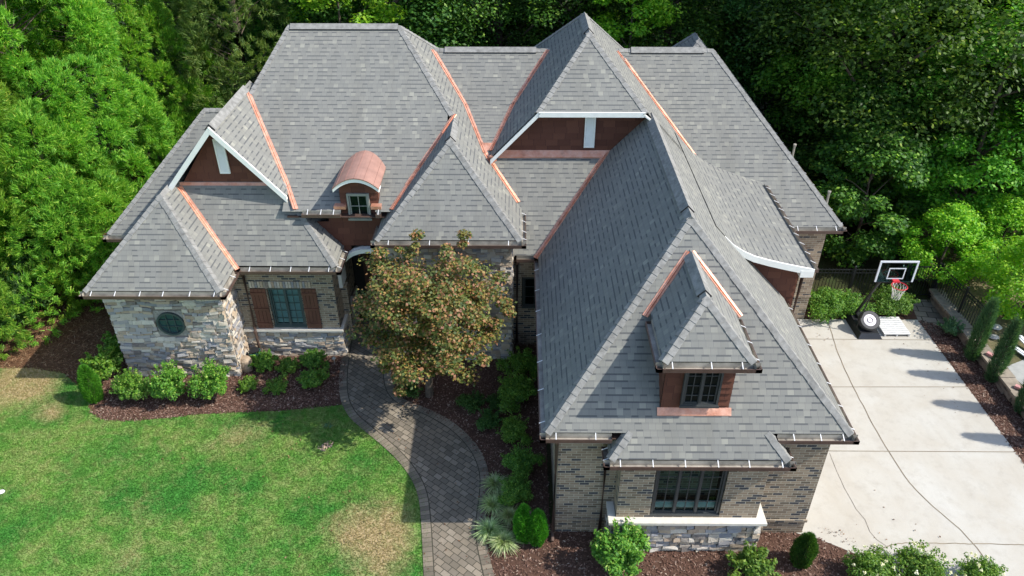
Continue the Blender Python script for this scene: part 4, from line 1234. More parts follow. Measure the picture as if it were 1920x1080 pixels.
litter('leaf_litter', [G(u, v_) for u, v_ in ((1520, 612), (1560, 640), (1700, 640), (1760, 700), (1800, 760), (1640, 1010), (1700, 1000))], 8, .4, .05, M['straw_chip'], 'fallen leaves along the driveway edges', .016)

# ---------------------------------------------------------------- foliage
def leaves(C, Rr, n, size, rng, asp=.55, outward=.6, upb=.5, shell=.55, droop=0.0):
    """n leaves around every centre C with radii Rr -> rhombic leaf faces"""
    k = len(C) * n
    c = np.repeat(C, n, 0); r = np.repeat(Rr, n, 0)
    d = rng.normal(size=(k, 3)); d /= np.linalg.norm(d, axis=1, keepdims=True)
    q = rng.uniform(shell, 1.05, (k, 1))
    p = c + d * r * q
    nn = d * outward + np.array([0, 0, upb]) + rng.normal(size=(k, 3)) * .45
    nn /= np.linalg.norm(nn, axis=1, keepdims=True)
    t = np.cross(nn, rng.normal(size=(k, 3))); t /= np.linalg.norm(t, axis=1, keepdims=True)
    b = np.cross(nn, t)
    s = size * rng.uniform(.6, 1.3, (k, 1))
    t = t * s; b = b * s * asp
    t[:, 2] -= droop * s[:, 0]
    V = np.stack([p - t * .5, p + b * .5, p + t * .5, p - b * .5], 1).reshape(-1, 3)
    return V
def spikes(P, D, L, w, rng):
    """thin needles from P along D"""
    s = np.cross(D, rng.normal(size=D.shape)); s /= np.linalg.norm(s, axis=1, keepdims=True)
    V = np.stack([P - s * w, P + s * w, P + D * L[:, None]], 1)
    return V.reshape(-1, 3)
def quads(V): return np.arange(len(V)).reshape(-1, 4)
def tris(V): return np.arange(len(V)).reshape(-1, 3)

def make_tree(name, seed, H, cr, base, mat, ncl=120, nl=260, leaf=.17, trunk_r=.2, cl=(.55, 1.2), lean=0.0, squash=1.0, limb_every=7, top_pow=.6):
    rng = np.random.default_rng(seed)
    root = empty(name)
    th = rng.uniform(0, 2 * np.pi, ncl); f = rng.uniform(0, 1, ncl)
    z = base + (H - base) * f
    prof = np.sin(np.pi * np.clip(f * .86 + .12, 0, 1)) ** top_pow
    rad = cr * prof * np.sqrt(rng.uniform(.25, 1.0, ncl))
    C = np.stack([rad * np.cos(th), rad * np.sin(th), z], 1)
    Rr = rng.uniform(cl[0], cl[1], (ncl, 1)) * np.array([[1, 1, .55 * squash]]) * (cr / 3.2)
    V = leaves(C, Rr, nl, leaf, rng, .62, .45, 1.0, .35)
    np_obj('crown', V, quads(V), mat, root)
    mb = MB(); rr = random.Random(seed)
    mb.tube([(0, 0, -.1), (.05, .03, H * .3), (-.05, .08, H * .6), (0, 0, H * .93)], [trunk_r, trunk_r * .8, trunk_r * .5, .03], 9)
    for i in range(0, ncl, limb_every):
        c = C[i]; z0 = max(.6, c[2] - (abs(c[0]) + abs(c[1])) * .55)
        mb.tube([(0, 0, z0), (c[0] * .5, c[1] * .5, (z0 + c[2]) / 2 + .1), tuple(c)], [trunk_r * .35, trunk_r * .2, .015], 5)
    mb.build('trunk', M['bark'], root)
    return root

def make_cedar(name, seed, H, cr, mat, ncl=190, tufts=16, nn=30, L=.30, jit=.4):
    rng = np.random.default_rng(seed)
    root = empty(name)
    f = rng.uniform(0, 1, ncl) ** 1.25
    z = .5 + (H - .6) * f
    R0 = cr * (1 - f) ** .72 + .15
    th = rng.uniform(0, 2 * np.pi, ncl)
    rad = R0 * rng.uniform(.80, 1.02, ncl)
    C = np.stack([rad * np.cos(th), rad * np.sin(th), z], 1)
    out = np.stack([np.cos(th), np.sin(th), np.full(ncl, .75)], 1); out /= np.linalg.norm(out, axis=1, keepdims=True)
    size = (.55 + .55 * (1 - f)) * rng.uniform(.7, 1.25, ncl)
    # tufts over an upward-outward dome on every clump
    d = rng.normal(size=(ncl, tufts, 3)); d /= np.linalg.norm(d, axis=2, keepdims=True)
    d = d + out[:, None, :] * .85; d /= np.linalg.norm(d, axis=2, keepdims=True)
    T = C[:, None, :] + d * np.array([.72, .72, 1.15]) * size[:, None, None] * rng.uniform(.88, 1.0, (ncl, tufts, 1))
    Tf = T.reshape(-1, 3); Df = d.reshape(-1, 3)
    P = np.repeat(Tf, nn, 0); D = np.repeat(Df, nn, 0)
    D = D + rng.normal(size=D.shape) * jit + np.array([0, 0, .12]); D /= np.linalg.norm(D, axis=1, keepdims=True)
    P = P - D * L * .45 + rng.normal(size=P.shape) * .05
    Ls = L * rng.uniform(.6, 1.25, len(P))
    V = spikes(P, D, Ls, .014, rng)
    # inner darkening mass is simply more needles, deeper
    np_obj('crown', V, tris(V), mat, root)
    mb = MB()
    mb.tube([(0, 0, -.1), (0, .02, H * .5), (0, 0, H * .97)], [.26, .16, .02], 9)
    for i in range(0, ncl, 4):
        c = C[i] * .85; mb.tube([(0, 0, max(.3, c[2] - .9)), (c[0] * .55, c[1] * .55, c[2] - .45), (c[0], c[1], c[2] - .1)], [.03, .018, .008], 5)
    mb.build('trunk', M['bark'], root)
    return root

def put(o, x, y, z=0.0, s=1.0, rz=0.0, sz=None, label=None, cat='tree', group=None):
    o.location = (x, y, z); o.rotation_euler = (0, 0, rz); o.scale = (s, s, sz if sz else s)
    tag(o, label, cat, group); return o

# the tall cedars on the left
cedar = make_cedar('cedar_tree', 21, 14.5, 4.3, M['leaf_conifer'], 195, 50, 52, .15)
cg = 'tall bright green cedars on the left'
put(cedar, -16.3, 24.6, 0, 1.0, .3, label='tall bright green cedar nearest the left rear roof, widest of the group', group=cg)
for x, y, s, rz, lab in ((-18.2, 20.6, .95, 2.0, 'tall bright green cedar at the left edge, in front of the others'),
                         (-17.0, 30.5, 1.05, 4.1, 'tall bright green cedar farthest back beside the dark juniper'),
                         (-21.5, 26.0, 1.1, 5.2, 'tall bright green cedar in the top left corner')):
    put(copy_tree(cedar), x, y, 0, s, rz, label=lab, group=cg)
low = make_cedar('cedar_tree', 22, 6.0, 2.5, M['leaf_conifer'], 80, 34, 38, .16)
put(low, -14.6, 21.4, 0, 1.0, 1.0, label='short cedar with low boughs beside the left gutter', group=cg)
jun = make_cedar('juniper_tree', 23, 12.0, 3.0, M['leaf_juniper'], 260, 14, 22, .22)
put(jun, -11.3, 31.0, 0, 1, 0, label='dull green feathery juniper behind the left ridge', cat='tree')

# woodland behind and to the right
fp = [make_tree('broadleaf_tree', 31, 14.5, 4.2, .8, M['leaf_forest'], 180, 380, .155, .22), make_tree('broadleaf_tree', 32, 13.0, 3.8, 1.2, M['leaf_forest_dark'], 150, 380, .15, .2),
      make_tree('broadleaf_tree', 33, 15.5, 4.6, 1.5, M['leaf_forest'], 190, 360, .16, .26), make_tree('broadleaf_tree', 34, 11.0, 3.4, .5, M['leaf_forest_dark'], 140, 380, .15, .18)]
fx = random.Random(8)
forest = [(-9.5, 36.5), (-5.2, 34.5), (-1.0, 36.0), (3.2, 34.2), (7.4, 35.5), (11.6, 33.6), (15.2, 31.0), (18.6, 28.4), (22.4, 26.2), (20.6, 31.8), (13.6, 28.0),
          (-12.5, 42), (-7.5, 41.5), (-3, 42.5), (1.8, 41.0), (6.5, 42.0), (11.2, 40.2), (15.8, 37.5), (20.4, 36.8), (24.8, 32.6), (-17.5, 37.5), (-18, 44), (-10, 48), (-2, 49), (6, 49), (14, 46.5), (22, 43), (29, 38), (-24, 34)]
lt = make_tree('broadleaf_tree', 35, 9.5, 2.6, .6, M['leaf_bright'], 90, 190, .17, .12, cl=(.6, 1.0))
put(lt, -7.2, 31.8, 0, 1, 1.0, label='light yellow green tree showing over the big left ridge', group='woodland trees behind the house')
put(copy_tree(lt), 4.6, 31.5, 0, .9, 3.0, label='light green tree just right of the tallest roof peak', group='woodland trees behind the house')
mt = make_tree('broadleaf_tree', 36, 8.5, 3.0, .5, M['leaf_mid'], 110, 330, .14, .14, cl=(.55, 1.0))
put(mt, 16.6, 25.4, 0, 1, .5, label='mid green layered tree right behind the low bright trees', group='woodland trees behind the house')
put(copy_tree(mt), 20.8, 24.6, 0, .95, 2.5, label='mid green layered tree at the right edge of the photo', group='woodland trees behind the house')
put(copy_tree(mt), 13.2, 29.2, 0, 1.1, 4.5, label='mid green layered tree beside the right roof edge with the two pipes', group='woodland trees behind the house')
put(copy_tree(lt), 19.0, 27.2, 0, .95, 5.0, label='light green tree at the right edge above the low bright trees', group='woodland trees behind the house')
bt = make_tree('broadleaf_tree', 37, 4.6, 2.1, .3, M['leaf_forest'], 90, 260, .14, .08, cl=(.5, 1.0))
put(bt, 12.3, 23.9, 0, 1, 0, label='small dark understory tree just beyond the fence at the right rear corner')
put(copy_tree(bt), 13.0, 26.4, 0, 1.25, 2.0, label='taller dark understory tree half hidden by the right rear roof edge')
descr = ['open crowned', 'dark dense', 'tall spreading', 'low bushy']
wg = 'woodland trees behind the house'
def place_word(x, y):
    side = 'behind the %s' % ('left rear ridge' if x < -7 else 'big left roof' if x < -3.5 else 'middle ridge' if x < 1 else 'tallest peak' if x < 5 else 'right rear ridge' if x < 9.5 else 'right roof edge' if x < 14 else 'basketball hoop' if x < 18 else 'bright green low tree' if x < 23 else 'far right yard')
    dep = 'in the front row' if y < 33.9 else 'in the second row' if y < 38 else 'in the third row' if y < 44 else 'in the deepest row'
    return side, dep
used = set(); seen = {}
for i, (x, y) in enumerate(forest):
    k = i % 4 if i >= 4 else i
    o = fp[k] if i < 4 else copy_tree(fp[k])
    side, dep = place_word(x, y)
    lab = '%s green woodland tree %s, %s' % (descr[k], side, dep)
    n = seen.get(lab, 0); seen[lab] = n + 1
    if n: lab = '%s green woodland tree %s, %s, further right' % (descr[k], side, dep)
    put(o, x + fx.uniform(-.6, .6), y + fx.uniform(-.6, .6), 0, fx.uniform(.9, 1.12), fx.uniform(0, 6.28), label=lab, group=wg)

yt = make_tree('broadleaf_tree', 41, 3.7, 2.1, .3, M['leaf_bright'], 120, 150, .12, .07, cl=(.35, .85), squash=1.4, top_pow=1.0)
put(yt, 16.0, 19.6, .3, .78, 0, label='low bright yellow green tree leaning over the black fence')
put(copy_tree(yt), 14.5, 22.0, .1, .74, 2.2, label='bright green sapling behind the basketball hoop')
put(copy_tree(yt), 16.6, 22.6, .2, .72, 4.0, label='rounded bright green tree at the right edge beyond the fence')

# the bronze maple by the door
rng = np.random.default_rng(55)
mr_ = empty('maple_tree'); n = 205
d = rng.normal(size=(n, 3)); d /= np.linalg.norm(d, axis=1, keepdims=True)
am = np.arctan2(d[:, 1], d[:, 0]); lobm = (1 + .10 * np.sin(3 * am + 1.0) + .09 * np.sin(5 * am + 4 * d[:, 2]))[:, None]
C = d * np.array([1.9, 1.8, 1.8]) * (rng.uniform(.25, 1.0, (n, 1)) ** .5) * .94 * lobm + np.array([.32, -.60, 3.2])
C = C[C[:, 2] > 1.3]; n = len(C)
C += rng.normal(size=C.shape) * .12
SP = np.array([[x, y, z] for x, y, z in ((-.1, .3, 4.75), (-.05, .4, 5.0), (-1.0, .2, 4.6), (1.1, .3, 4.8), (1.15, .35, 5.05), (-.5, .2, 4.7), (.7, .2, 4.75))])
C = np.concatenate([C, SP]); n = len(C)
Rr = rng.uniform(.18, .5, (n, 1)) * np.array([[1, 1, .55]])
Rr[-7:] *= .5
V = leaves(C, Rr, 210, .085, rng, .75, .4, .7, .2)
np_obj('crown', V, quads(V), M['leaf_maple'], mr_)
mb = MB(); mb.tube([(0, 0, -.05), (.03, -.05, .7), (.1, -.15, 1.3)], [.12, .10, .08], 9)
for i in range(0, n, 5):
    c = C[i]; mb.tube([(.08, -.12, 1.15), (c[0] * .5 + .05, c[1] * .5, 1.3 + (c[2] - 1.3) * .55), tuple(c)], [.05, .03, .008], 5)
mb.build('trunk', M['bark'], mr_)
put(mr_, -2.45, 16.05, label='bronze and olive Japanese maple beside the curved path', cat='tree')

# shrubs
def make_shrub(name, seed, r, h, mat, ncl=30, nl=170, leaf=.06, extra=None):
    rng = np.random.default_rng(seed); root = empty(name)
    d = rng.normal(size=(ncl, 3)); d /= np.linalg.norm(d, axis=1, keepdims=True)
    d[:, 2] = np.abs(d[:, 2]) * 1.1 - .15
    a_ = np.arctan2(d[:, 1], d[:, 0]); ph = rng.uniform(0, 6.28, 3)
    lob = 1 + .22 * np.sin(2 * a_ + ph[0]) + .16 * np.sin(3 * a_ + ph[1])
    C = d * np.array([r * .68, r * .68, h * .40]) * (rng.uniform(.45, 1.12, ncl) * lob)[:, None] + np.array([0, 0, h * .46])
    V = leaves(C, (r * rng.uniform(.18, .38, (ncl, 1))) * np.array([[1, 1, .95]]), nl, leaf, rng, .5, .65, .6, .4)
    ns = 16; sd = rng.normal(size=(ns, 3)); sd[:, 2] = np.abs(sd[:, 2]) + .5; sd /= np.linalg.norm(sd, axis=1, keepdims=True)
    SC = np.concatenate([sd * np.array([r, r, h * .75]) * k_ + np.array([0, 0, h * .3]) for k_ in (.8, .95, 1.1)])
    V = np.concatenate([V, leaves(SC, np.full((len(SC), 3), r * .09), 16, leaf, rng, .5, .5, .3, .8)])
    V = V[np.repeat(V.reshape(-1, 4, 3)[:, :, 2].min(1) > .01, 4)]
    np_obj('foliage', V, quads(V), mat, root)
    mb = MB()
    for i in range(6):
        a = i * 1.05; mb.tube([(0, 0, 0), (math.cos(a) * r * .3, math.sin(a) * r * .3, h * .35), (math.cos(a) * r * .5, math.sin(a) * r * .5, h * .6)], [.02, .013, .006], 5)
    mb.build('stems', M['bark'], root)
    if extra == 'flowers':
        k = 17; d2 = rng.normal(size=(k, 3)); d2 /= np.linalg.norm(d2, axis=1, keepdims=True); d2[:, 2] = np.abs(d2[:, 2])
        C2 = d2 * np.array([r * 1.0, r * 1.0, h * .62]) + np.array([0, 0, h * .45])
        V2 = leaves(C2, np.full((k, 3), .05), 30, .035, rng, .9, .5, .6, .1)
        np_obj('blossom', V2, quads(V2), M['petal'], root)
    return root
def gp(o, u, v_, s, rz, label, cat, group=None, sz=None, z=0):
    p = G(u, v_, z); return put(o, p.x, p.y, z, s, rz, sz, label, cat, group)
sh = make_shrub('round_shrub', 61, .58, 1.0, M['leaf_shrub'], 42, 230, .07)
g1 = 'rounded shrubs in front of the stone corner'
gp(sh, 256, 752, .92, 0, 'rounded green shrub next to the slim arborvitae at the lawn corner', 'shrub', g1)
gp(copy_tree(sh), 328, 752, 1.02, 2, 'middle rounded green shrub below the round window', 'shrub', g1, sz=1.15)
gp(copy_tree(sh), 404, 748, 1.0, 4, 'rounded green shrub nearest the stone corner edge', 'shrub', g1, sz=1.15)
lo = make_shrub('broadleaf_shrub', 62, .62, 1.05, M['leaf_shrub'], 26, 120, .11)
gp(lo, 205, 712, .95, 1, 'loose broad leaved shrub at the left foot of the stone corner', 'shrub')
gp(copy_tree(lo), 232, 668, .8, 3, 'shaded broad leaved shrub against the left stone wall', 'shrub')
sm = make_shrub('low_shrub', 63, .40, .42, M['leaf_azalea'], 26, 150, .06)
g2 = 'small spreading shrubs in the bed below the shuttered window'
for i, (u, v_, s, lab) in enumerate([(497, 690, 1.1, 'small shrub touching the coiled garden hose'), (541, 697, .9, 'small shrub in the middle of the shaded back row of the bed'), (590, 688, 1.1, 'small shrub at the right end of the back row by the path'),
                                     (590, 724, 1.12, 'lone small shrub in the bed nearest the path bend'), (469, 730, .8, 'small bright shrub just right of the stone corner foot'), (521, 734, .85, 'small shrub between two others in the front row of the bed')]):
    gp(sm if i == 0 else copy_tree(sm), u, v_, s, i * 1.3, lab, 'shrub', g2)
az = make_shrub('azalea_shrub', 64, .62, .8, M['leaf_azalea'], 44, 200, .06)
g3 = 'azaleas along the left wall of the garage wing'
for i, (u, v_, s, lab) in enumerate([(978, 705, 1.0, 'azalea hard against the gutter line, farthest up the wall bed'), (968, 760, 1.1, 'dark shaded azalea below the first one beside the garage wing'), (966, 826, .82, 'olive azalea halfway down the wall bed'),
                                     (976, 884, .82, 'olive azalea just above the ornamental grasses'), (966, 938, .85, 'olive azalea directly behind the twin arborvitae')]):
    gp(az if i == 0 else copy_tree(az), u, v_, s, i * 1.1, lab, 'shrub', g3)
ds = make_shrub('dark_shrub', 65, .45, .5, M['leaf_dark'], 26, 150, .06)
g4 = 'dark low shrubs in the shade of the maple'
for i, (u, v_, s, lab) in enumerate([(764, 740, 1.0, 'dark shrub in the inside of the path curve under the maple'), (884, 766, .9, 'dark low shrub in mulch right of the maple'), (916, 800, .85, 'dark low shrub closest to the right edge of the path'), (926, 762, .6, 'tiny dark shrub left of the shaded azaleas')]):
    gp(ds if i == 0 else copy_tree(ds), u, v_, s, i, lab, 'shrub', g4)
gp(copy_tree(sh), 1160, 1070, 1.22, 1.2, 'bright green shrub before the bay stone base, left of centre', 'shrub')
gp(copy_tree(sm), 1405, 1075, 1.35, .4, 'small pale shrub before the right end of the bay', 'shrub')
fl = make_shrub('flowering_shrub', 66, .7, .75, M['leaf_azalea'], 44, 200, .065, 'flowers')
g5 = 'white flowering shrubs at the driveway edge'
for i, (u, v_, s, lab) in enumerate([(1628, 1082, .85, 'white flowering shrub with mulch on its left'), (1715, 1092, 1.0, 'broad white flowering shrub in the middle of the bottom right row'), (1832, 1098, .8, 'white flowering shrub standing over the concrete joint')]):
    gp(fl if i == 0 else copy_tree(fl), u, v_, s, i * 2, lab, 'shrub', g5)
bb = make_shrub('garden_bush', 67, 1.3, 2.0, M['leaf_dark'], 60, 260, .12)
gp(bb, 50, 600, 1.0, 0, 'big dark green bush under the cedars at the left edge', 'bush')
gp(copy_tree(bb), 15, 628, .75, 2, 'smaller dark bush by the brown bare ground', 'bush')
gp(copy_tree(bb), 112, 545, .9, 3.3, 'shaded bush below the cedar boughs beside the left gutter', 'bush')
ab = make_shrub('hedge_shrub', 68, .85, .7, M['leaf_azalea'], 50, 230, .07)
for i, (u, v_, s, lab) in enumerate([(1548, 584, .95, 'wispy green shrub between the brick corner and the hoop'), (1588, 583, .8, 'wispy green shrub just behind the hoop base'), (1670, 580, .9, 'flat green shrub in front of the fence by the gate')]):
    gp(ab if i == 0 else copy_tree(ab), u, v_, s, i * 1.7, lab, 'shrub', 'shrubs along the back edge of the driveway')

def make_arbor(name, seed, H, r, mat, lean=(0, 0), n=5200, L=.075, heads=1, w=.011):
    rng = np.random.default_rng(seed); root = empty(name); Vs = []
    for hd in range(heads):
        off = np.array([0.0, 0.0]) if heads == 1 else np.array([(-.14, .17)[hd], (.03, -.05)[hd]])
        Hh = H * (1 if hd == 0 else .93); rr = r if heads == 1 else r * .68
        f = rng.uniform(0, 1, n); z = .03 + Hh * f
        prof = np.clip(np.sin(np.pi * np.clip(.16 + f * .84, 0, 1)) ** .65, .05, 1)
        th = rng.uniform(0, 2 * np.pi, n); lob = 1 + .10 * np.sin(th * 5 + z * 6) + .06 * np.sin(th * 9 - z * 11)
        rad = rr * prof * lob * rng.uniform(.8, 1.03, n)
        P = np.stack([off[0] + rad * np.cos(th) + lean[0] * z, off[1] + rad * np.sin(th) + lean[1] * z, z], 1)
        D = np.stack([np.cos(th) * .5, np.sin(th) * .5, np.full(n, 1.0)], 1) + rng.normal(size=(n, 3)) * .28
        D /= np.linalg.norm(D, axis=1, keepdims=True)
        Vs.append(spikes(P, D, L * rng.uniform(.7, 1.4, n), w, rng))
        f2 = rng.uniform(0, 1, n // 3)
    V = np.concatenate(Vs); np_obj('foliage', V, tris(V), mat, root)
    mb = MB(); mb.tube([(0, 0, 0), (lean[0] * H * .5, lean[1] * H * .5, H * .5), (lean[0] * H, lean[1] * H, H * .93)], [r * .28, r * .28, .02], 8)
    mb.build('trunk', M['bark'], root)
    return root
a1 = make_arbor('arborvitae', 71, 1.12, .30, M['leaf_arbor'], n=7000, heads=2)
gp(a1, 993, 1015, 1.0, 0, 'twin topped bright arborvitae beside the ornamental grasses', 'evergreen')
a2 = make_arbor('arborvitae', 72, 1.15, .23, M['leaf_arbor'], n=8000)
gp(a2, 181, 752, 1.05, 0, 'slim bright arborvitae at the left corner of the lawn bed', 'evergreen')
a3 = make_arbor('arborvitae', 73, 1.0, .24, M['leaf_dark'], (.06, 0), n=9000)
gp(a3, 1497, 1058, .95, 0, 'dark narrow arborvitae at the driveway corner of the bay', 'evergreen')
cy = make_arbor('cypress', 74, 2.1, .175, M['leaf_blue'], n=4200, L=.17, w=.010)
for i, (x, y, s, lab) in enumerate([(13.62, 17.75, 1.0, 'slender cypress nearest the fence on the right bed'), (13.72, 16.75, 1.0, 'slender cypress beside the white boards'), (13.85, 15.45, 1.0, 'slender cypress cut by the right edge of the photo'), (13.95, 14.2, .95, 'slender cypress closest to the camera, just outside the right edge')]):
    put(cy if i == 0 else copy_tree(cy), x, y, 0, s, i * 1.4, label=lab, cat='evergreen', group='slender cypresses along the low stone wall')
cs = make_shrub('low_shrub', 75, .38, .55, M['leaf_blue'], 24, 170, .05)
put(cs, 13.55, 18.95, 0, 1, 0, label='small round blue green shrub at the end of the stone flags', cat='shrub')

# ornamental grass clumps
def make_grass(seed):
    rng = np.random.default_rng(seed); root = empty('ornamental_grass'); n = 420
    th = rng.uniform(0, 6.28, n); sp = rng.uniform(.15, 1, n); L = rng.uniform(.32, .48, n)
    base = np.stack([np.cos(th) * .03, np.sin(th) * .03, np.zeros(n)], 1)
    o_ = np.stack([np.cos(th), np.sin(th), np.zeros(n)], 1); s_ = np.stack([-np.sin(th), np.cos(th), np.zeros(n)], 1) * .008
    pts = []
    for t in (0, .35, .7, 1.0):
        pts.append(base + o_ * (sp * L * t * (.45 + .55 * t))[:, None] + np.array([0, 0, 1.0]) * (L * (t * 1.1 - t * t * (.35 + .55 * sp)))[:, None])
    V = []
    for k in range(3):
        wa, wb = (1, 1, .75, .1)[k], (1, 1, .75, .1)[k + 1]
        V.append(np.stack([pts[k] - s_ * wa, pts[k] + s_ * wa, pts[k + 1] + s_ * wb, pts[k + 1] - s_ * wb], 1).reshape(-1, 3))
    V = np.concatenate(V); np_obj('blades', V, quads(V), M['leaf_grass'], root)
    mb = MB(); mb.lathe((0, 0, 0), [(.05, 0), (.04, .06), (.01, .09)], 8); mb.build('crown_base', M['leaf_dark'], root)
    return root
og = make_grass(81)
for i, (u, v_, s, lab) in enumerate([(929, 913, 1.0, 'ornamental grass clump highest in the group'), (924, 952, 1.0, 'ornamental grass clump nearest the path on the upper side'), (956, 972, .95, 'ornamental grass clump between the path group and the azalea'),
                                     (918, 1000, 1.1, 'ornamental grass clump hanging over the path edging'), (944, 1022, 1.1, 'pale ornamental grass clump lowest in the group'), (953, 924, .8, 'half hidden ornamental grass clump under the olive azalea')]):
    gp(og if i == 0 else copy_tree(og), u, v_, s, i * 1.9, lab, 'grass clump', 'ornamental grasses beside the path')

# ---------------------------------------------------------------- other things
M['black_plastic'] = flat('black_plastic', (.018, .019, .022), .4, var=.2)
M['pole_metal'] = flat('black_pole', (.02, .02, .022), .35, .2)
M['rim'] = flat('red_rim', (.55, .03, .04), .4)
M['board_white'] = flat('board_white', (.75, .77, .80), .4, var=.03)
M['net'] = flat('net_cord', (.75, .72, .68), .8)
hp = empty('basketball_hoop', (11.0, 19.3, 0)); tag(hp, 'portable basketball hoop with a clear backboard and black base', 'basketball hoop')
def hpb(mb, name, mat, par=None):
    o = mb.build(name, mat); o.parent = par if par else hp
    if par is None: o.location = (-11.0, -19.3, 0)
    return o
mb = MB()
mb.hexa([(10.62, 18.70, .012), (11.38, 18.70, .012), (11.34, 20.0, .012), (10.60, 20.0, .012), (10.72, 18.80, .17), (11.28, 18.80, .17), (11.24, 19.9, .26), (10.70, 19.9, .26)])
mb.box(10.8, 11.22, 19.0, 19.15, .17, .21); mb.box(10.85, 11.15, 19.5, 19.75, .22, .32)
hpb(mb, 'base', M['black_plastic'])
mb = MB(); mb.tube([(10.85, 19.75, .2), (10.88, 19.0, 1.95), (10.9, 18.78, 2.45)], .045, 10); mb.tube([(10.7, 19.1, .2), (10.87, 19.2, 1.35)], .02, 6)
hpb(mb, 'pole', M['pole_metal'])
mb = MB()
for x in (10.6, 11.05):
    mb.bar((10.87, 18.95, 2.1), (x, 18.34, 2.55), .03, .04); mb.bar((10.88, 18.85, 2.35), (x, 18.34, 2.95), .03, .04)
mb.box(10.34, 11.36, 18.26, 18.29, 2.42, 2.46); hpb(mb, 'support_arm', M['pole_metal'])
by = 18.25; bx0, bx1, bz0, bz1 = 10.30, 11.40, 2.46, 3.16
mb = MB(); t = .05
mb.box(bx0, bx1, by - .015, by + .015, bz1 - t, bz1); mb.box(bx0, bx0 + t, by - .015, by + .015, bz0, bz1 - t); mb.box(bx1 - t, bx1, by - .015, by + .015, bz0, bz1 - t)
cx = (bx0 + bx1) / 2
for a, b, c, d in ((cx - .24, cx + .24, 2.90, 2.93), (cx - .24, cx + .24, 2.56, 2.59), (cx - .24, cx - .21, 2.59, 2.90), (cx + .21, cx + .24, 2.59, 2.90)): mb.box(a, b, by - .014, by - .008, c, d)
bo = hpb(mb, 'backboard', M['board_white'])
mb = MB(); mb.box(bx0 + t, bx1 - t, by - .006, by + .006, bz0 + .01, bz1 - t); o = mb.build('glass_panel', M['glass'], bo)
mb = MB(); rc_ = Vector((cx + .02, by - .33, 2.53))
ringp = [rc_ + Vector((.21 * math.cos(a), .21 * math.sin(a), 0)) for a in np.linspace(0, 2 * math.pi, 25)]
mb.tube(ringp, .013, 6); mb.box(cx - .07, cx + .11, by - .14, by - .02, 2.50, 2.56)
hpb(mb, 'rim', M['rim'])
mb = MB()
for k in range(12):
    a = 2 * math.pi * k / 12
    for s in (-1, 1):
        pts = []
        for t_ in (0, .33, .66, 1):
            r_ = .20 - .09 * min(1, t_ * 1.3); aa = a + s * t_ * .8; pts.append(rc_ + Vector((r_ * math.cos(aa), r_ * math.sin(aa), -.42 * t_)))
        mb.tube(pts, .005, 4, cap=False)
hpb(mb, 'net', M['net'])
# wheel resting on the base
axis = Vector((-.02, -.62, .78)).normalized()
wc = Vector((11.02, 19.12, .42))
tr = empty('spare_wheel', wc); tag(tr, 'car wheel with a pale round cover propped on the hoop base', 'wheel')
mb = MB(); mb.lathe((0, 0, 0), [(.17, -.09), (.29, -.09), (.325, -.05), (.33, 0), (.325, .05), (.29, .09), (.20, .09), (.18, .05), (.17, -.09)], 36, axis=axis); mb.build('tyre', M['black_plastic'], tr)
mb = MB(); mb.lathe((0, 0, 0), [(0, .085), (.07, .09), (.075, .10), (.085, .10), (.09, .088), (.19, .078), (.20, .06)], 36, axis=axis); mb.build('rim', flat('pale_cover', (.72, .66, .70), .5, var=.1), tr)
mb = MB(); mb.lathe((0, 0, 0), [(.072, .094), (.075, .103), (.085, .103), (.088, .094)], 36, axis=axis); mb.build('cap_ring', M['black_plastic'], tr)
# pallet of pale slats
pl = empty('pallet', (11.9, 19.3, 0)); tag(pl, 'whitish slatted pallet lying on the driveway beside the hoop base', 'pallet')
PW = flat('weathered_white_wood', (.62, .62, .60), .8, var=.15, scale=9)
mb = MB()
for k in range(9): mb.box(-.42, .40, -.45 + k * .104, -.45 + k * .104 + .085, .09, .11)
mb.build('slats', PW, pl)
mb = MB()
for x in (-.40, -.03, .34): mb.box(x, x + .045, -.45, .465, .012, .09)
mb.build('runners', PW, pl)

# black fence, two runs and gate
def fence_run(a, b, H, label, z=0.0, step=.11):
    a, b = Vector((*a, z)), Vector((*b, z)); root = empty('fence', a); tag(root, label, 'fence')
    d = b - a; L = d.length; d.normalize()
    mb = MB(); n = int(L / step)
    for k in range(n + 1):
        p = d * (L * k / n); mb.bar(p + Vector((0, 0, .06)), p + Vector((0, 0, H)), .016, .016, d)
    for h in (.12, H - .16, H - .04): mb.bar(Vector((0, 0, h)), d * L + Vector((0, 0, h)), .03, .03)
    mb.build('picket_panel', M['pole_metal'], root)
    k = 0
    m_ = max(1, round(L / 1.8))
    for k in range(m_ + 1):
        p = d * (L * k / m_); q = MB(); q.bar(p, p + Vector((0, 0, H + .08)), .055, .055, d); q.lathe(p + Vector((0, 0, H + .08)), [(.04, 0), (.03, .02), (0, .035)], 6); q.build('post', M['pole_metal'], root)
fence_run((9.5, 21.05), (12.75, 21.05), 1.12, 'black metal picket fence running behind the hoop')
fence_run((13.95, 21.0), (14.2, 18.3), 1.15, 'black metal picket fence stepping along the top of the stone wall', z=.1)
gt = empty('gate', (12.9, 21.05, 0)); tag(gt, 'black metal picket gate between the hoop and the stone wall', 'gate')
mb = MB()
for k in range(11): mb.bar((.06 + k * .085, 0, .08), (.06 + k * .085, 0, 1.22), .016, .016, (1, 0, 0))
for h in (.1, .7, 1.2): mb.bar((0, 0, h), (.98, 0, h), .035, .035)
mb.build('panel', M['pole_metal'], gt)
for x in (0, .98):
    mb = MB(); mb.bar((x, 0, 0), (x, 0, 1.35), .07, .07, (1, 0, 0)); mb.build('post', M['pole_metal'], gt)

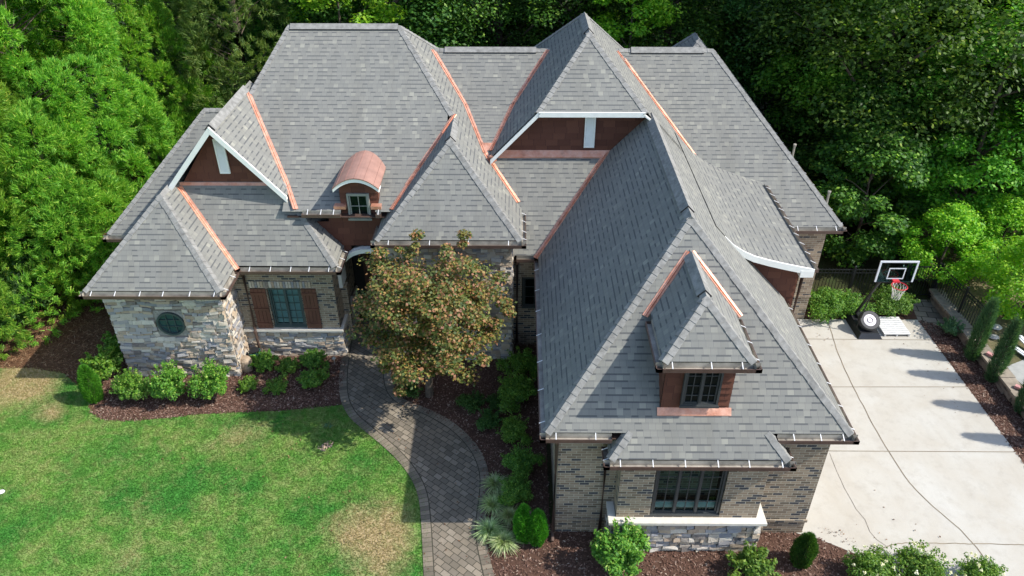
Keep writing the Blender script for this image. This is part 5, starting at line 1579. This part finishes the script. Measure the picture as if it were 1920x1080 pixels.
# low dry-stone retaining wall
rwall = empty('retaining_wall', (13.8, 16, 0)); tag(rwall, 'low stacked stone retaining wall along the right mulch bed', 'wall')
mb = MB(); rs2 = random.Random(9)
ledgestone(mb, (13.86, 8, 0), (0, 1, 0), (-1, 0, 0), 12.9, .31, rs2, cmin=.07, cmax=.12, lmin=.25, lmax=.6)
o = mb.build('stones', flat('wall_stones', (.20, .16, .12), .95, var=.35, scale=4, bump=.03)); o.parent = rwall; o.location = (-13.8, -16, 0)
mb = MB(); y = 8.0
while y < 20.8:
    l = rs2.uniform(.3, .6); mb.box(13.74 + rs2.uniform(-.03, .02), 14.15 + rs2.uniform(-.03, .05), y + .008, y + l - .008, .31, .37 + rs2.uniform(0, .02)); y += l
o = mb.build('cap_stones', flat('cap_stones', (.26, .22, .17), .95, var=.35, scale=3, bump=.03)); o.parent = rwall; o.location = (-13.8, -16, 0)
pk = flat('pink_stone', (.50, .24, .23), .8)
for i, (x, y, lab) in enumerate([(13.95, 17.45, 'pink brick on the stone wall between the two inner cypresses'), (14.0, 16.0, 'pink brick on the stone wall nearer the right edge')]):
    mb = MB(); mb.hexa([(-.07, -.13, 0), (.07, -.12, 0), (.06, .13, 0), (-.07, .12, 0), (-.065, -.12, .07), (.06, -.11, .075), (.055, .12, .07), (-.06, .11, .072)])
    o = mb.build('loose_brick', pk); o.location = (x, y, .392); o.rotation_euler = (0, 0, .5 + i * .2); tag(o, lab, 'brick')
# discarded white boards on the right
wb_ = flat('white_board', (.72, .74, .75), .6, var=.08)
bd = [((14.75, 18.15, .40), (15.05, 17.25, .42), 'long white board lying on the bare ground behind the cypress'), ((15.15, 18.2, .55), (15.35, 17.5, .40), 'white board crossing over the long one'), ((15.0, 17.45, .40), (15.75, 18.0, .44), 'third white board pointing to the right edge')]
for a, b, lab in bd:
    mb = MB(); a, b = Vector(a), Vector(b); c = (a + b) / 2
    mb.bar(a - c, b - c, .17, .03); mb.bar(a - c + Vector((0, 0, .024)), b - c + Vector((0, 0, .024)), .05, .018)
    o = mb.build('white_board', wb_); o.location = c; tag(o, lab, 'board', 'discarded white boards')
def rock(name, x, y, z, s, mat, lab, seed, cat='rock'):
    r = random.Random(seed); mb = MB(); n, k_ = 9, 5
    rings = []
    for i in range(k_ + 1):
        f = i / k_; rr = math.sin(math.pi * (.12 + .80 * f)); rings.append([(s * rr * math.cos(6.283 * j / n) * r.uniform(.8, 1.15), s * rr * .8 * math.sin(6.283 * j / n) * r.uniform(.8, 1.15), s * .75 * f) for j in range(n)])
    for i in range(k_):
        for j in range(n): mb.poly([rings[i][j], rings[i][(j + 1) % n], rings[i + 1][(j + 1) % n], rings[i + 1][j]])
    mb.poly(rings[-1]); mb.poly(rings[0][::-1])
    o = mb.build(name, mat); o.location = (x, y, z - .02); tag(o, lab, cat)
rk = flat('pale_rock', (.46, .43, .38), .9, var=.25, bump=.02)
rock('rock', 14.55, 18.4, .33, .16, rk, 'pale rock at the end of the black fence', 1); rock('rock', 14.85, 18.9, .33, .2, rk, 'large pale rock below the yellow green tree', 2); rock('rock', 15.7, 19.6, .33, .26, rk, 'flat tan rock on the bare earth at far right', 3)
rock('rock', 15.4, 17.0, .33, .15, rk, 'dark sided rock left of the grey patio', 4)
p = G(3, 924); rock('stone_ball', p.x, p.y, .02, .09, M['white_metal'], 'small white stone on the lawn at the left edge', 6, 'stone')
# pile of clippings on the lawn
p = G(611, 838)
V = leaves(np.array([[0, 0, .04], [.07, .08, .03], [-.06, -.05, .03]]), np.array([[.14, .12, .05]] * 3), 45, .06, np.random.default_rng(2))
o = np_obj('leaf_clump', V, quads(V), flat('dry_leaves', (.42, .30, .22), .9, var=.3)); o.location = (p.x, p.y, 0); tag(o, 'small clump of dry tan leaves lying on the lawn', 'leaf clump')
p = G(616, 800); V = leaves(np.array([[0, 0, .05]]), np.array([[.14, .1, .06]]), 40, .06, np.random.default_rng(3))
o = np_obj('weed', V, quads(V), M['leaf_blue']); o.location = (p.x, p.y, 0); tag(o, 'grey green weed on the shaded lawn above the dry clump', 'weed')
# hose
hs = empty('garden_hose', (-7.72, 17.42, 0)); tag(hs, 'coiled green garden hose standing by the downspout', 'hose')
mb = MB(); pts = []
for k in range(190):
    a = k * .21; z = .08 + .0021 * k; r_ = .17 + .02 * math.sin(k * .9); pts.append((r_ * math.cos(a), r_ * .8 * math.sin(a), z))
mb.tube(pts, .013, 6); mb.build('coil', flat('green_hose', (.02, .10, .085), .4), hs)
mb = MB(); mb.lathe((0, 0, 0), [(.12, 0), (.12, .03), (.05, .05), (.05, .48), (.14, .50), (.14, .52), (0, .53)], 14); mb.build('reel', M['black_plastic'], hs)
mb = MB(); mb.tube([(-.1, -.1, .03), (.05, -.5, .02), (.5, -.8, .02), (.9, -.7, .02), (1.2, -1.1, .02)], .011, 6); mb.build('loose_end', M['black_plastic'], hs)
# stone urn-like block at the tower foot
p = G(446, 700); mb = MB(); mb.lathe((0, 0, 0), [(.16, 0), (.19, .15), (.17, .38), (.10, .45), (0, .46)], 14)
o = mb.build('stone_jar', flat('tan_stoneware', (.34, .26, .18), .8, var=.3)); o.location = (-7.93, 17.15, 0); tag(o, 'tan stone jar tucked behind the stone corner by the hose', 'jar')
for u, v_, lab in ((628, 683, 'small path light at the edge of the bed beside the path'),):
    p = G(u, v_); o = MB(); o.lathe((0, 0, 0), [(.012, 0), (.012, .22), (.07, .23), (.02, .29), (0, .295)], 12); o = o.build('path_light', M['gutter_in']); o.location = (p.x, p.y, 0); tag(o, lab, 'light')
# dry leaves blown on the concrete
k = 0
for (u, v_) in [(1548, 996), (1569, 1003), (1590, 1015)]:
    p = G(u, v_); V = leaves(np.array([[0, 0, .02]]), np.array([[.22, .12, .010]]), 15, .035, np.random.default_rng(90 + k)); o = np_obj('leaf_litter', V, quads(V), M['chip']); o.location = (p.x, p.y, .012)
    tag(o, ['few brown leaves on the concrete nearest the brick wall', 'brown leaf scatter on the concrete between two others', 'brown leaf scatter on the concrete nearest the white flowers'][k], 'leaf litter', kind='stuff'); k += 1
